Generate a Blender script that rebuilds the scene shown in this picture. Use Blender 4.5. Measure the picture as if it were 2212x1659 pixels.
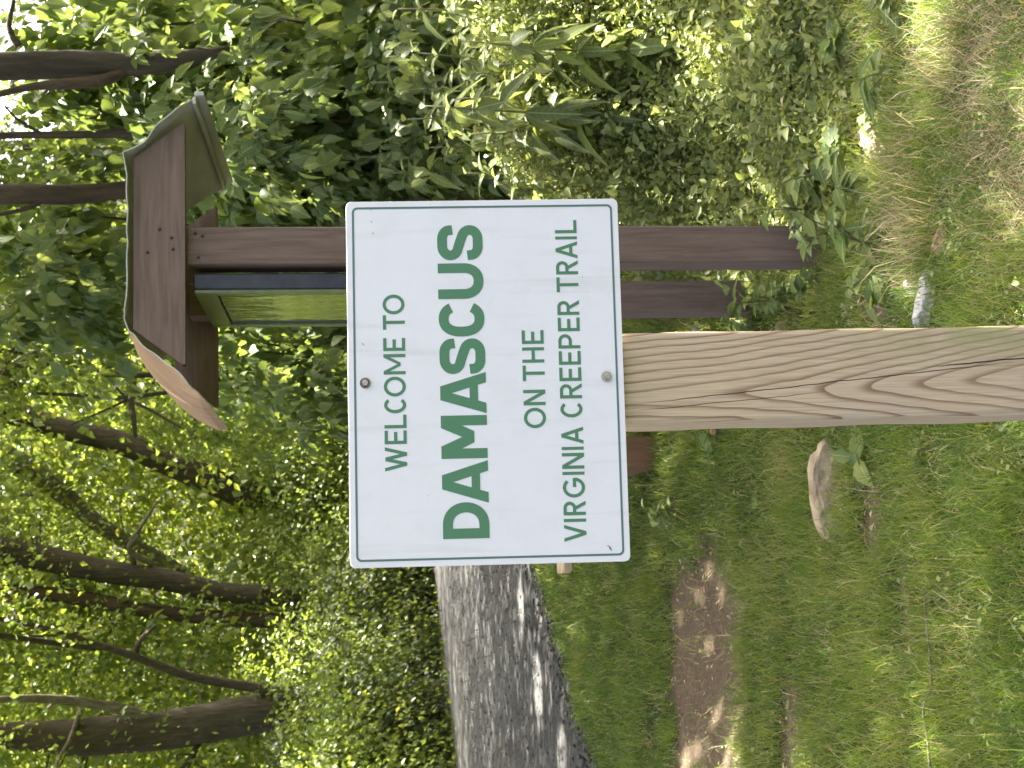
import bpy, math, random
import numpy as np
from mathutils import Vector, Matrix, Quaternion

for o in list(bpy.data.objects): bpy.data.objects.remove(o, do_unlink=True)
scene = bpy.context.scene
COL = scene.collection
R_ = math.radians

# ------------------------------------------------------------------ camera, sky, sun, exposure
FPX, PITCH, ROLL, CAMZ = 3300.0, R_(5.3), R_(1.2), 1.55     # focal length in 2212-px units of the photograph's long side
CAM = np.array([0.0, 0.0, CAMZ])
FW = np.array([0, math.cos(PITCH), -math.sin(PITCH)])
RT0 = np.array([1.0, 0, 0]); UP0 = np.cross(RT0, FW)
RT = RT0 * math.cos(ROLL) - UP0 * math.sin(ROLL)
UP = UP0 * math.cos(ROLL) + RT0 * math.sin(ROLL)
cd = bpy.data.cameras.new('camera'); cam = bpy.data.objects.new('camera', cd); COL.objects.link(cam)
# the phone was held on its side: the picture's right is the world's down
X, Y, Z = -UP, RT, -FW
cam.matrix_world = Matrix(((X[0], Y[0], Z[0], CAM[0]), (X[1], Y[1], Z[1], CAM[1]), (X[2], Y[2], Z[2], CAM[2]), (0, 0, 0, 1)))
cd.sensor_width = 36.0; cd.lens = 36.0 * FPX / 2212.0
cd.clip_start = 0.05; cd.clip_end = 2000
cd.dof.use_dof = True; cd.dof.focus_distance = 2.6; cd.dof.aperture_fstop = 18.0
scene.camera = cam

SUN_EL, SUN_AZ = R_(60), R_(42)          # azimuth from +Y (ahead) towards +X (right)
world = bpy.data.worlds.new('World'); scene.world = world; world.use_nodes = True
wn = world.node_tree.nodes; wl = world.node_tree.links
bg = wn['Background']
sky = wn.new('ShaderNodeTexSky'); sky.sky_type = 'NISHITA'; sky.sun_disc = False
sky.sun_elevation = SUN_EL; sky.sun_rotation = SUN_AZ; sky.air_density = 0.15; sky.dust_density = 4.0; sky.ozone_density = 0.0
wl.new(sky.outputs[0], bg.inputs[0]); bg.inputs[1].default_value = 0.12
sd = bpy.data.lights.new('sun', 'SUN'); sd.energy = 4.6; sd.angle = R_(0.53); sd.color = (1, .95, .86)
so = bpy.data.objects.new('sun', sd); COL.objects.link(so)
sdir = Vector((math.cos(SUN_EL) * math.sin(SUN_AZ), math.cos(SUN_EL) * math.cos(SUN_AZ), math.sin(SUN_EL)))
so.rotation_euler = sdir.to_track_quat('Z', 'Y').to_euler(); so.location = (6, 6, 20)
vs = scene.view_settings
vs.view_transform = 'Standard'; vs.look = 'None'; vs.gamma = 1.0; vs.use_curve_mapping = False
vs.exposure = 3.55
cy = scene.cycles
cy.max_bounces = 7; cy.diffuse_bounces = 4; cy.glossy_bounces = 3; cy.transmission_bounces = 5; cy.transparent_max_bounces = 6
cy.caustics_reflective = False; cy.caustics_refractive = False
cy.sample_clamp_indirect = 6.0
cy.use_denoising = True

# ------------------------------------------------------------------ geometry of the view (photograph -> place)
def P(u, v, y):
    """world point at depth y that shows at upright photo position (u, v)"""
    d = FW + RT * (u - 829.5) / FPX - UP * (v - 1106) / FPX
    return CAM + d * (y / d[1])
def proj(p):
    d = np.asarray(p, float) - CAM; z = d @ FW
    return 829.5 + FPX * (d @ RT) / z, 1106 - FPX * (d @ UP) / z
TD = np.array([0.2695, 0.963]); TN = np.array([0.963, -0.2695])   # trail direction, and its normal towards the lawn
TP = np.array([-2.19, 8.72]); TW = 8.1; TZ = 0.30
def sstep(a, b, x):
    t = np.clip((x - a) / (b - a), 0, 1); return t * t * (3 - 2 * t)
def hsh(i, j):
    n = np.sin(i * 127.1 + j * 311.7) * 43758.5453; return n - np.floor(n)
def vnoise(x, y):
    i, j = np.floor(x), np.floor(y); f, g = x - i, y - j
    f = f * f * (3 - 2 * f); g = g * g * (3 - 2 * g)
    return (hsh(i, j) * (1 - f) + hsh(i + 1, j) * f) * (1 - g) + (hsh(i, j + 1) * (1 - f) + hsh(i + 1, j + 1) * f) * g
def fbm(x, y):
    return vnoise(x, y) * .55 + vnoise(x * 2.1 + 7, y * 2.1 + 3) * .3 + vnoise(x * 4.3 + 1, y * 4.3 + 9) * .15
def tside(x, y): return (x - TP[0]) * TN[0] + (y - TP[1]) * TN[1]      # >0 on the lawn side of the near trail edge
def twf(t): return TW - 4.6 * sstep(22.5, 28, np.asarray(t, float))
def tlong(x, y): return (x - TP[0]) * TD[0] + (y - TP[1]) * TD[1]
def gz(x, y):
    x = np.asarray(x, float); y = np.asarray(y, float); s = tside(x, y)
    z = TZ * sstep(3.6, 0.2, s)
    z = z + 0.035 * (fbm(x * 1.3, y * 1.3) - .5) * sstep(0, 1, s)
    z = z - 0.10 * np.exp(-((x - .55) / .75) ** 2 - ((y - 5.75) / 1.2) ** 2)
    z = z + 30 * sstep(50, 112, y) * sstep(17, 7, x - .04 * (y - 50))  # added hill that blocks bright sky behind the far leaves
    tw = twf(tlong(x, y)); z = z + 0.9 * sstep(0, 1, (-tw - .5 - s) / 6.5)
    return z
def G(u, v):
    y = 5.0
    for _ in range(25):
        lo = P(u, v, y); d = (lo - CAM) / y
        z = float(gz(lo[0], lo[1])); y = .5 * y + .5 * (z - CAMZ) / min(d[2], -.02)
    p = P(u, v, y); return np.array([p[0], p[1], float(gz(p[0], p[1]))])

rng = np.random.default_rng(7); rnd = random.Random(7)

# ------------------------------------------------------------------ object helpers
def link(o, parent=None):
    COL.objects.link(o)
    if parent is not None: o.parent = parent
    return o
def tag(o, label, cat, group=None, kind=None):
    o['label'] = label
    if cat: o['category'] = cat
    if group: o['group'] = group
    if kind: o['kind'] = kind
    return o
def empty(name, loc=(0, 0, 0), rz=0.0):
    o = bpy.data.objects.new(name, None); link(o); o.location = [float(c) for c in loc]; o.rotation_euler = (0, 0, rz); o.empty_display_size = .1
    return o
def mesh_arrays(name, V, T, tint=None, smooth=False):
    V = np.ascontiguousarray(V, np.float32).reshape(-1, 3); T = np.ascontiguousarray(T, np.int32).reshape(-1, 3)
    me = bpy.data.meshes.new(name)
    me.vertices.add(len(V)); me.vertices.foreach_set('co', V.ravel())
    me.loops.add(T.size); me.loops.foreach_set('vertex_index', T.ravel())
    me.polygons.add(len(T)); me.polygons.foreach_set('loop_start', np.arange(0, T.size, 3, dtype=np.int32))
    if smooth: me.polygons.foreach_set('use_smooth', np.ones(len(T), bool))
    if tint is not None:
        a = me.attributes.new('tint', 'FLOAT', 'POINT'); a.data.foreach_set('value', np.ascontiguousarray(tint, np.float32))
    me.update(); me.validate()
    return me
def obj(name, me, mat=None, parent=None, loc=None):
    if mat is not None and len(me.materials) == 0: me.materials.append(mat)
    o = bpy.data.objects.new(name, me); link(o, parent)
    if loc is not None: o.location = [float(c) for c in loc]
    return o
class MB:
    """collects polygons of ONE piece"""
    def __init__(s): s.v = []; s.f = []; s.m = []
    def add(s, vs, fs, mi=0):
        n = len(s.v); s.v += [tuple(map(float, p)) for p in vs]
        for f in fs: s.f.append([i + n for i in f]); s.m.append(mi)
        return s
    def box(s, a, b, bev=0.0, mi=0):
        x0, y0, z0 = a; x1, y1, z1 = b
        if bev <= 0:
            vs = [(x0, y0, z0), (x1, y0, z0), (x1, y1, z0), (x0, y1, z0), (x0, y0, z1), (x1, y0, z1), (x1, y1, z1), (x0, y1, z1)]
            return s.add(vs, [(3, 2, 1, 0), (4, 5, 6, 7), (0, 1, 5, 4), (1, 2, 6, 5), (2, 3, 7, 6), (3, 0, 4, 7)], mi)
        # chamfered along every edge: 24 verts
        B = bev; vs = []; idx = {}
        for ix in (0, 1):
            for iy in (0, 1):
                for iz in (0, 1):
                    c = ((x0, x1)[ix], (y0, y1)[iy], (z0, z1)[iz]); sx, sy, sz = (B, -B)[ix], (B, -B)[iy], (B, -B)[iz]
                    idx[ix, iy, iz, 0] = len(vs); vs.append((c[0], c[1] + sy, c[2] + sz))
                    idx[ix, iy, iz, 1] = len(vs); vs.append((c[0] + sx, c[1], c[2] + sz))
                    idx[ix, iy, iz, 2] = len(vs); vs.append((c[0] + sx, c[1] + sy, c[2]))
        g = lambda *k: idx[k]; fs = []
        for q in (0, 1):
            fs.append([g(q, 0, 0, 0), g(q, 1, 0, 0), g(q, 1, 1, 0), g(q, 0, 1, 0)][::1 if q else -1])
            fs.append([g(0, q, 0, 1), g(1, q, 0, 1), g(1, q, 1, 1), g(0, q, 1, 1)][::-1 if q else 1])
            fs.append([g(0, 0, q, 2), g(1, 0, q, 2), g(1, 1, q, 2), g(0, 1, q, 2)][::1 if q else -1])
        for a_ in (0, 1):
            for b_ in (0, 1):
                fs.append([g(a_, b_, 0, 0), g(a_, b_, 1, 0), g(a_, b_, 1, 1), g(a_, b_, 0, 1)])
                fs.append([g(a_, 0, b_, 0), g(a_, 1, b_, 0), g(a_, 1, b_, 2), g(a_, 0, b_, 2)])
                fs.append([g(0, a_, b_, 1), g(1, a_, b_, 1), g(1, a_, b_, 2), g(0, a_, b_, 2)])
                for c_ in (0, 1): fs.append([g(a_, b_, c_, 0), g(a_, b_, c_, 1), g(a_, b_, c_, 2)])
        return s.add(vs, fs, mi)
    def tube(s, pts, rad, n=10, noise=0.0, cap=True, seed=0):
        pts = [Vector(p) for p in pts]; m = len(pts); rr = random.Random(seed); ph = [rr.uniform(0, 6.28) for _ in range(6)]
        up = Vector((0.3, 1, 0.1)); vs = []
        for i, p in enumerate(pts):
            t = (pts[min(i + 1, m - 1)] - pts[max(i - 1, 0)]).normalized()
            a = t.cross(up)
            if a.length < .05: a = t.cross(Vector((1, 0, 0)))
            a.normalize(); b = a.cross(t)
            r = rad[i] if hasattr(rad, '__len__') else rad
            for k in range(n):
                an = 2 * math.pi * k / n
                q = 1 + noise * (math.sin(3 * an + ph[0] + i * .5) * .5 + math.sin(5 * an + ph[1] - i * .8) * .35 + rr.uniform(-.4, .4))
                vs.append(p + (a * math.cos(an) + b * math.sin(an)) * r * q)
        fs = [(i * n + k, i * n + (k + 1) % n, (i + 1) * n + (k + 1) % n, (i + 1) * n + k) for i in range(m - 1) for k in range(n)]
        if cap: fs += [tuple(range(n))[::-1], tuple((m - 1) * n + k for k in range(n))]
        return s.add(vs, fs)
    def build(s, name, mats, parent=None, smooth=False, loc=None, fix=True):
        import bmesh
        me = bpy.data.meshes.new(name); me.from_pydata(s.v, [], s.f)
        mats = mats if isinstance(mats, (list, tuple)) else [mats]
        for m in mats: me.materials.append(m)
        me.polygons.foreach_set('material_index', s.m)
        if smooth: me.polygons.foreach_set('use_smooth', [True] * len(s.f))
        if fix:
            bm = bmesh.new(); bm.from_mesh(me); bmesh.ops.recalc_face_normals(bm, faces=bm.faces); bm.to_mesh(me); bm.free()
        me.update()
        o = bpy.data.objects.new(name, me); link(o, parent)
        if loc is not None: o.location = [float(c) for c in loc]
        return o
def catmull(pts, k=5):
    pts = np.asarray(pts, float); out = []
    q = np.vstack([2 * pts[0] - pts[1], pts, 2 * pts[-1] - pts[-2]])
    for i in range(1, len(q) - 2):
        for t in np.arange(k) / k:
            out.append(.5 * (2 * q[i] + (q[i + 1] - q[i - 1]) * t + (2 * q[i - 1] - 5 * q[i] + 4 * q[i + 1] - q[i + 2]) * t * t + (3 * q[i] - q[i - 1] - 3 * q[i + 1] + q[i + 2]) * t ** 3))
    out.append(pts[-1]); return np.array(out)

# ------------------------------------------------------------------ materials
class NT:
    def __init__(s, name):
        s.m = bpy.data.materials.new(name); s.m.use_nodes = True; s.t = s.m.node_tree; s.n = s.t.nodes
        s.b = s.n['Principled BSDF']; s.out = s.n['Material Output']
    def new(s, k, **kw):
        n = s.n.new('ShaderNode' + k)
        for a, b in kw.items(): setattr(n, a, b)
        return n
    def l(s, a, b): s.t.links.new(a, b)
    def val(s, inp, v):
        if hasattr(v, 'is_output') or isinstance(v, bpy.types.NodeSocket): s.l(v, inp)
        else: inp.default_value = v
    def math(s, op, a, b=0.0, c=None, clamp=False):
        n = s.new('Math', operation=op, use_clamp=clamp); s.val(n.inputs[0], a); s.val(n.inputs[1], b)
        if c is not None: s.val(n.inputs[2], c)
        return n.outputs[0]
    def mix(s, f, a, b, mode='MIX'):
        n = s.new('Mix', data_type='RGBA', blend_type=mode); s.val(n.inputs[0], f)
        for i, v in ((6, a), (7, b)): s.val(n.inputs[i], v if isinstance(v, bpy.types.NodeSocket) else (*v, 1))
        return n.outputs[2]
    def ramp(s, f, stops):
        n = s.new('ValToRGB'); s.l(f, n.inputs[0]); e = n.color_ramp.elements
        while len(e) < len(stops): e.new(.5)
        for x, (p, c) in zip(e, stops): x.position = p; x.color = (*c, 1)
        return n.outputs[0]
    def sramp(s, f, a, b): 
        n = s.new('MapRange', interpolation_type='SMOOTHSTEP'); s.val(n.inputs[0], f); n.inputs[1].default_value = a; n.inputs[2].default_value = b
        return n.outputs[0]
    def coord(s, kind='Object', scale=(1, 1, 1)):
        c = s.new('TexCoord'); mp = s.new('Mapping'); mp.inputs['Scale'].default_value = scale; s.l(c.outputs[kind], mp.inputs[0]); return mp.outputs[0]
    def noise(s, vec, scale, detail=4, rough=.55, dist=0.0, out=0):
        n = s.new('TexNoise'); s.l(vec, n.inputs['Vector']); n.inputs['Scale'].default_value = scale; n.inputs['Detail'].default_value = detail
        n.inputs['Roughness'].default_value = rough; n.inputs['Distortion'].default_value = dist; return n.outputs[out]
    def bump(s, h, strength=.4, dist=.01, to=None):
        n = s.new('Bump'); n.inputs['Strength'].default_value = strength; n.inputs['Distance'].default_value = dist; s.l(h, n.inputs['Height']); s.l(n.outputs[0], (to or s.b).inputs['Normal']); return n.outputs[0]
    def set(s, **kw):
        for k, v in kw.items(): s.val(s.b.inputs[k.replace('_', ' ')], (*v, 1) if isinstance(v, tuple) and len(v) == 3 else v)
        return s

def leaf_mat(name, stops, objinfo=False, transl=.45, rough=.42, spec=.45, vein=False):
    m = NT(name)
    if objinfo: r = m.new('ObjectInfo').outputs['Random']
    else: r = m.new('Attribute', attribute_name='tint').outputs['Fac']
    c = m.ramp(r, stops)
    if vein:
        co = m.new('TexCoord').outputs['Object']; sx = m.new('SeparateXYZ'); m.l(co, sx.inputs[0])
        ax = m.math('ABSOLUTE', sx.outputs[0]); rib = m.sramp(ax, .022, .006)
        sid = m.math('FRACT', m.math('MULTIPLY', m.math('SUBTRACT', sx.outputs[1], m.math('MULTIPLY', ax, .9)), 9.0))
        sv = m.math('MULTIPLY', m.sramp(sid, .16, .02), .45)
        c = m.mix(m.math('MAXIMUM', m.math('MULTIPLY', rib, .8), sv), c, m.mix(.5, c, (.32, .38, .16)))
        mott = m.noise(co, 6, 3); c = m.mix(m.math('MULTIPLY', mott, .35), c, m.mix(.5, c, (.02, .04, .01)))
    hb_ = m.new('HueSaturation'); hb_.inputs['Value'].default_value = 1.0 / (1.0 - transl); m.l(c, hb_.inputs['Color'])
    m.l(hb_.outputs[0], m.b.inputs['Base Color']); m.set(Roughness=rough); m.b.inputs['Specular IOR Level'].default_value = spec
    tr = m.new('BsdfTranslucent'); hs = m.new('HueSaturation'); hs.inputs['Hue'].default_value = .480; hs.inputs['Saturation'].default_value = 1.1; hs.inputs['Value'].default_value = 1.05 / transl
    m.l(c, hs.inputs['Color']); m.l(hs.outputs[0], tr.inputs[0])
    mx = m.new('MixShader'); mx.inputs[0].default_value = transl; m.l(m.b.outputs[0], mx.inputs[1]); m.l(tr.outputs[0], mx.inputs[2]); m.l(mx.outputs[0], m.out.inputs[0])
    return m.m
M = {}
M['leaf_far'] = leaf_mat('far_tree_leaf', [(0, (.048, .078, .016)), (.5, (.09, .128, .025)), (1, (.155, .178, .036))], transl=.5)
M['leaf_shaded'] = leaf_mat('shaded_shrub_leaf', [(0, (.028, .043, .01)), (.6, (.05, .073, .016)), (1, (.085, .105, .026))], transl=.38)  # darker green puts the understory shade into the leaf colour
M['leaf_mid'] = leaf_mat('sapling_leaf', [(0, (.05, .075, .02)), (.55, (.085, .12, .03)), (1, (.135, .16, .036))], transl=.42)
M['leaf_obj'] = leaf_mat('broad_leaf', [(0, (.05, .075, .02)), (.5, (.08, .108, .03)), (1, (.125, .15, .038))], True, .4, .5, .3, True)
M['leaf_weed'] = leaf_mat('weed_leaf', [(0, (.065, .082, .03)), (.55, (.092, .115, .04)), (1, (.14, .17, .035))], True, .35, .5, .3, True)
M['leaf_low'] = leaf_mat('low_plant_leaf', [(0, (.05, .075, .022)), (.5, (.08, .115, .028)), (1, (.14, .165, .04))], True, .38, .52, .25, True)
M['cover'] = leaf_mat('ground_cover_leaf', [(0, (.085, .11, .03)), (.5, (.15, .18, .05)), (.93, (.21, .225, .075)), (1, (.34, .3, .15))], transl=.4)
M['grass'] = leaf_mat('grass_blade', [(0, (.032, .062, .011)), (.5, (.068, .112, .017)), (.9, (.125, .165, .032)), (1, (.22, .2, .08))], transl=.35, rough=.5, spec=.3)
M['thatch'] = leaf_mat('dry_grass_blade', [(0, (.085, .07, .038)), (.5, (.19, .165, .09)), (1, (.34, .30, .18))], transl=.3, rough=.6, spec=.25)
M['stem'] = leaf_mat('green_stem', [(0, (.07, .09, .03)), (1, (.11, .10, .04))], True, .1)

def bark(name, a, b, sc=1.0):
    m = NT(name); co = m.coord('Object', (1, 1, .16)); n = m.noise(co, 16 * sc, 6, .65, .4); n2 = m.noise(m.coord('Object', (1, 1, .4)), 2.2, 3)
    c = m.ramp(n, [(.3, tuple(x * .4 for x in a)), (.5, a), (.72, b)])
    c = m.mix(m.math('MULTIPLY', n2, .5), c, (.09, .085, .05)); m.l(c, m.b.inputs['Base Color']); m.set(Roughness=.9); m.b.inputs['Specular IOR Level'].default_value = .2
    m.bump(n, .9, .03); return m.m
M['bark'] = bark('brown_bark', (.055, .04, .027), (.115, .085, .058))
M['bark_red'] = bark('reddish_bark', (.08, .05, .031), (.145, .095, .062))
M['bark_pale'] = bark('pale_grey_bark', (.16, .135, .10), (.30, .26, .20))
M['twig'] = bark('twig_bark', (.075, .055, .035), (.13, .10, .065), 2)

def stain(name, scale):
    m = NT(name); co = m.coord('Object', scale); n = m.noise(co, 9, 6, .6, .6); n2 = m.noise(m.coord(), 3.0, 3)
    c = m.ramp(n, [(.28, (.112, .075, .052)), (.5, (.158, .109, .078)), (.72, (.20, .142, .104))])
    c = m.mix(m.math('MULTIPLY', m.sramp(n2, .5, .75), .35), c, (.20, .16, .135))
    m.l(c, m.b.inputs['Base Color']); m.set(Roughness=.72); m.b.inputs['Specular IOR Level'].default_value = .35; m.bump(n, .35, .004); return m.m
M['stain_z'] = stain('brown_stained_upright', (7, 7, .5)); M['stain_x'] = stain('brown_stained_board', (.5, 7, 7))

# ------------------------------------------------------------------ setting: ground and trail
def dirt_mask(x, y):
    p = np.stack([x, y, gz(x, y)], -1); u, v = proj(p); f = y > 1.5
    n = fbm(x * 3.1 + 11, y * 3.1) * .6 + fbm(x * 9 + 3, y * 9) * .4
    def el(cu, cv, ru, rv): return 1 - np.sqrt(((u - cu) / ru) ** 2 + ((v - cv) / rv) ** 2)
    m = np.maximum.reduce([el(190, 1528, 350, 92), el(560, 1888, 170, 22) - .1, el(90, 1712, 170, 22) - .05, el(-150, 1560, 260, 90), el(330, 1960, 130, 16) - .2, el(1010, 1905, 60, 40) - .1, el(1370, 1890, 90, 30) - .2])
    m = m + (n - .5) * 1.5
    return np.where(f, sstep(-.05, .35, m), 0.0)
def grid_axis(parts):
    a = [np.arange(s, e, d) for s, e, d in parts]; return np.concatenate(a)
gx = grid_axis([(-300, -60, 40), (-60, -16, 4), (-16, -5, .8), (-5, 5, .1), (5, 16, .8), (16, 60, 4), (60, 301, 40)])
gy = grid_axis([(-300, -40, 40), (-40, -4, 4), (-4, 2, .8), (2, 9, .06), (9, 16, .15), (16, 40, .6), (40, 125, 3), (125, 501, 45)])
XX, YY = np.meshgrid(gx, gy); ZZ = gz(XX, YY) - np.where((tside(XX, YY) < -.12) & (tside(XX, YY) > -twf(tlong(XX, YY)) + .12), .06, 0)
nx, ny = len(gx), len(gy); I = np.arange(nx * ny).reshape(ny, nx)
q = np.stack([I[:-1, :-1], I[:-1, 1:], I[1:, 1:], I[1:, :-1]], -1).reshape(-1, 4)
T = np.concatenate([q[:, [0, 1, 2]], q[:, [0, 2, 3]]])
me = mesh_arrays('ground', np.stack([XX, YY, ZZ], -1), T, smooth=True)
a = me.attributes.new('dirt', 'FLOAT', 'POINT'); a.data.foreach_set('value', dirt_mask(XX, YY).astype(np.float32).ravel())
a = me.attributes.new('wood_shade', 'FLOAT', 'POINT'); a.data.foreach_set('value', (sstep(34, 44, YY) * sstep(24, 14, XX)).astype(np.float32).ravel())  # darkens the ground behind the far trees, standing in for their shade
m = NT('soil_and_turf'); co = m.coord(); n = m.noise(co, 9, 6, .65); n2 = m.noise(co, 45, 6, .75)
soil = m.ramp(n2, [(.3, (.07, .05, .034)), (.48, (.17, .125, .086)), (.62, (.235, .178, .125)), (.75, (.34, .265, .19))])
soil = m.mix(m.math('MULTIPLY', n, .45), soil, (.15, .108, .072))
turf = m.ramp(n2, [(.3, (.022, .028, .010)), (.55, (.05, .058, .02)), (.8, (.10, .095, .045))])
dm = m.new('Attribute', attribute_name='dirt').outputs['Fac']
ff = m.new('Attribute', attribute_name='wood_shade').outputs['Fac']; shade_floor = m.ramp(n, [(.3, (.012, .014, .006)), (.7, (.03, .032, .013))])
m.l(m.mix(ff, m.mix(dm, turf, soil), shade_floor), m.b.inputs['Base Color']); m.set(Roughness=.95); m.b.inputs['Specular IOR Level'].default_value = .1
m.bump(n2, 1.0, .035)
ground = obj('ground', me, m.m); ground['kind'] = 'structure'; ground['label'] = 'shaded lawn soil with worn bare earth patches'

def trail_pt(t, s): return TP + TD * t - TN * s
ts = np.arange(-40, 160, .5); ss = np.linspace(0, TW, 19)
V = []
for t in ts:
    for k, s in enumerate(ss):
        e = 0.35 * (fbm(np.array(t * .7 + 5), np.array(k * 3.0)) - .5) if k in (0, len(ss) - 1) else 0
        p = trail_pt(t, s * float(twf(t)) / TW + float(e)); V.append((p[0], p[1], TZ + .012 + .05 * math.sin(math.pi * k / (len(ss) - 1)) + .006 * (float(fbm(np.array(p[0] * 2), np.array(p[1] * 2))) - .5) - (.03 if k in (0, len(ss) - 1) else 0)))
w = len(ss); I = np.arange(len(V)).reshape(-1, w); q = np.stack([I[:-1, :-1], I[:-1, 1:], I[1:, 1:], I[1:, :-1]], -1).reshape(-1, 4)
m = NT('grey_gravel'); co = m.coord(); vo = m.new('TexVoronoi'); m.l(co, vo.inputs['Vector']); vo.inputs['Scale'].default_value = 16
g1 = m.noise(co, 22, 5, .7); g2 = m.noise(m.coord('Object', (1, 1, 1)), .9, 4)
sx = m.new('SeparateColor'); m.l(vo.outputs['Color'], sx.inputs[0])
c = m.ramp(sx.outputs[0], [(0, (.006, .006, .0055)), (.5, (.018, .0175, .016)), (1, (.07, .067, .06))])
c = m.mix(m.math('MULTIPLY', g1, .6), c, (.015, .0147, .013)); c = m.mix(m.sramp(g2, .5, .72), c, m.mix(.55, c, (.055, .043, .033)))
m.l(c, m.b.inputs['Base Color']); m.set(Roughness=.9); m.bump(vo.outputs['Distance'], .7, .02)
trail = obj('trail', mesh_arrays('trail', V, np.concatenate([q[:, [0, 2, 1]], q[:, [0, 3, 2]]]), smooth=True), m.m); trail['kind'] = 'structure'; trail['label'] = 'grey gravel trail crossing behind the sign'

# ------------------------------------------------------------------ leaves: templates and batches
def tmpl(stations, droop, fold, pet=0.0):
    """leaf along +Y, length 1: midrib and two edges; stations = (y, half width)"""
    v = []; f = []; rows = []
    if pet > 0: stations = [(y * (1 - pet) + pet, w) for y, w in stations]
    for y, w in stations:
        z = -droop * y * y
        if w <= 1e-6: rows.append((len(v),)); v.append((0, y, z))
        else: rows.append((len(v), len(v) + 1, len(v) + 2)); v += [(-w, y, z + fold * w), (0, y, z), (w, y, z + fold * w)]
    for a, b in zip(rows[:-1], rows[1:]):
        if len(a) == 1 and len(b) == 3: f += [(a[0], b[1], b[0]), (a[0], b[2], b[1])]
        elif len(a) == 3 and len(b) == 1: f += [(a[0], a[1], b[0]), (a[1], a[2], b[0])]
        else: f += [(a[0], a[1], b[1]), (a[0], b[1], b[0]), (a[1], a[2], b[2]), (a[1], b[2], b[1])]
    if pet > 0:
        b = rows[0][0]; n = len(v); v += [(-.012, 0, 0), (.012, 0, 0)]; f.append((n, n + 1, b))
    return np.array(v, float), np.array(f, int)
def join_t(parts):
    v = []; f = []; n = 0
    for (a, b), s, rot, off in parts:
        c, si = math.cos(rot), math.sin(rot); q = a * s; q = np.stack([q[:, 0] * c - q[:, 1] * si, q[:, 0] * si + q[:, 1] * c, q[:, 2]], -1) + off
        v.append(q); f.append(b + n); n += len(q)
    return np.concatenate(v), np.concatenate(f)
T_RH = (np.array([(0, 0, 0), (-.33, .42, .1), (0, 1, -.12), (.33, .42, .1)], float), np.array([(0, 2, 1), (0, 3, 2)]))
T_OV = tmpl([(0, 0), (.14, .2), (.34, .3), (.6, .23), (.83, .1), (1, 0)], .22, .35, .12)
T_TOOTH = tmpl([(0, 0), (.12, .2), (.2, .19), (.34, .31), (.42, .27), (.56, .27), (.64, .2), (.78, .15), (.84, .09), (1, 0)], .25, .35, .1)
T_LA = tmpl([(0, 0), (.12, .085), (.35, .165), (.62, .135), (.84, .06), (1, 0)], .5, .4, .04)
T_LOBE = tmpl([(0, 0), (.06, .3), (.16, .22), (.3, .42), (.4, .2), (.58, .33), (.68, .14), (.84, .12), (1, 0)], .15, .25, .15)
T_HEART = tmpl([(0, 0), (-.08, .2), (.1, .42), (.35, .47), (.62, .36), (.85, .16), (1, 0)], .1, .25, .0)
T_ROUND = tmpl([(0, 0), (.08, .26), (.3, .44), (.55, .46), (.8, .32), (.95, .12), (1, 0)], .12, .18, .0)
T_TRI = join_t([(T_TOOTH, .72, 0, np.array([0, .28, -.02])), (T_TOOTH, .6, 1.05, np.array([0, .27, 0])), (T_TOOTH, .6, -1.05, np.array([0, .27, 0]))])
T_FIVE = join_t([(T_OV, .72, 0, np.array([0, .3, -.03]))] + [(T_OV, s_, r_ * k, np.array([0, o_, 0])) for s_, r_, o_ in ((.6, .62, .3), (.48, 1.35, .28)) for k in (1, -1)])
def norm(a): return a / np.maximum(np.linalg.norm(a, axis=-1, keepdims=True), 1e-9)
def frames(tip, nor):
    Yv = norm(tip); Zv = norm(nor - Yv * np.sum(nor * Yv, -1, keepdims=True)); return np.cross(Yv, Zv), Yv, Zv
def leaf_batch(pos, tip, nor, length, tm, wid=1.0):
    v, f = tm; Xv, Yv, Zv = frames(tip, nor); L = np.asarray(length)[:, None, None]
    V = pos[:, None, :] + L * (v[None, :, 0:1] * wid * Xv[:, None] + v[None, :, 1:2] * Yv[:, None] + v[None, :, 2:3] * Zv[:, None])
    T = f[None] + (np.arange(len(pos)) * len(v))[:, None, None]
    return V.reshape(-1, 3), T.reshape(-1, 3), len(v)
def rdir(n): return norm(rng.normal(size=(n, 3)))
def leaf_dirs(n, out, hang=.8, spread=.8):
    tip = norm(out * .6 + np.array([0, 0, -hang]) + rdir(n) * spread)
    nor = norm(np.array([0, 0, 1.0]) * .7 + out * .45 + rdir(n) * .75)
    return tip, nor
def foliage(name, mat, parent, pos, out, L, tm, tint, base, hang=.8, spread=.8, smooth=False):
    tip, nor = leaf_dirs(len(pos), out, hang, spread)
    V, T, k = leaf_batch(pos - base, tip, nor, L, tm)
    return obj(name, mesh_arrays(name, V, T, np.repeat(tint, k), smooth), mat, parent)
LEAF_MESH = {}
def leaf_mesh(key, tm, mat):
    if key not in LEAF_MESH:
        me = mesh_arrays('leaf', tm[0], tm[1], smooth=False); me.materials.append(mat); LEAF_MESH[key] = me
    return LEAF_MESH[key]
def leaf_obj(parent, me, loc, tip, nor, L):
    x, y, z = frames(np.asarray(tip, float)[None], np.asarray(nor, float)[None]); x, y, z = x[0], y[0], z[0]
    o = bpy.data.objects.new('leaf', me); COL.objects.link(o); o.parent = parent
    o.rotation_mode = 'QUATERNION'
    o.rotation_quaternion = Matrix(((x[0], y[0], z[0]), (x[1], y[1], z[1]), (x[2], y[2], z[2]))).to_quaternion()
    o.location = [float(c) for c in loc]; o.scale = (float(L) * rnd.uniform(.62, 1.0), float(L), float(L))
    return o
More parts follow.
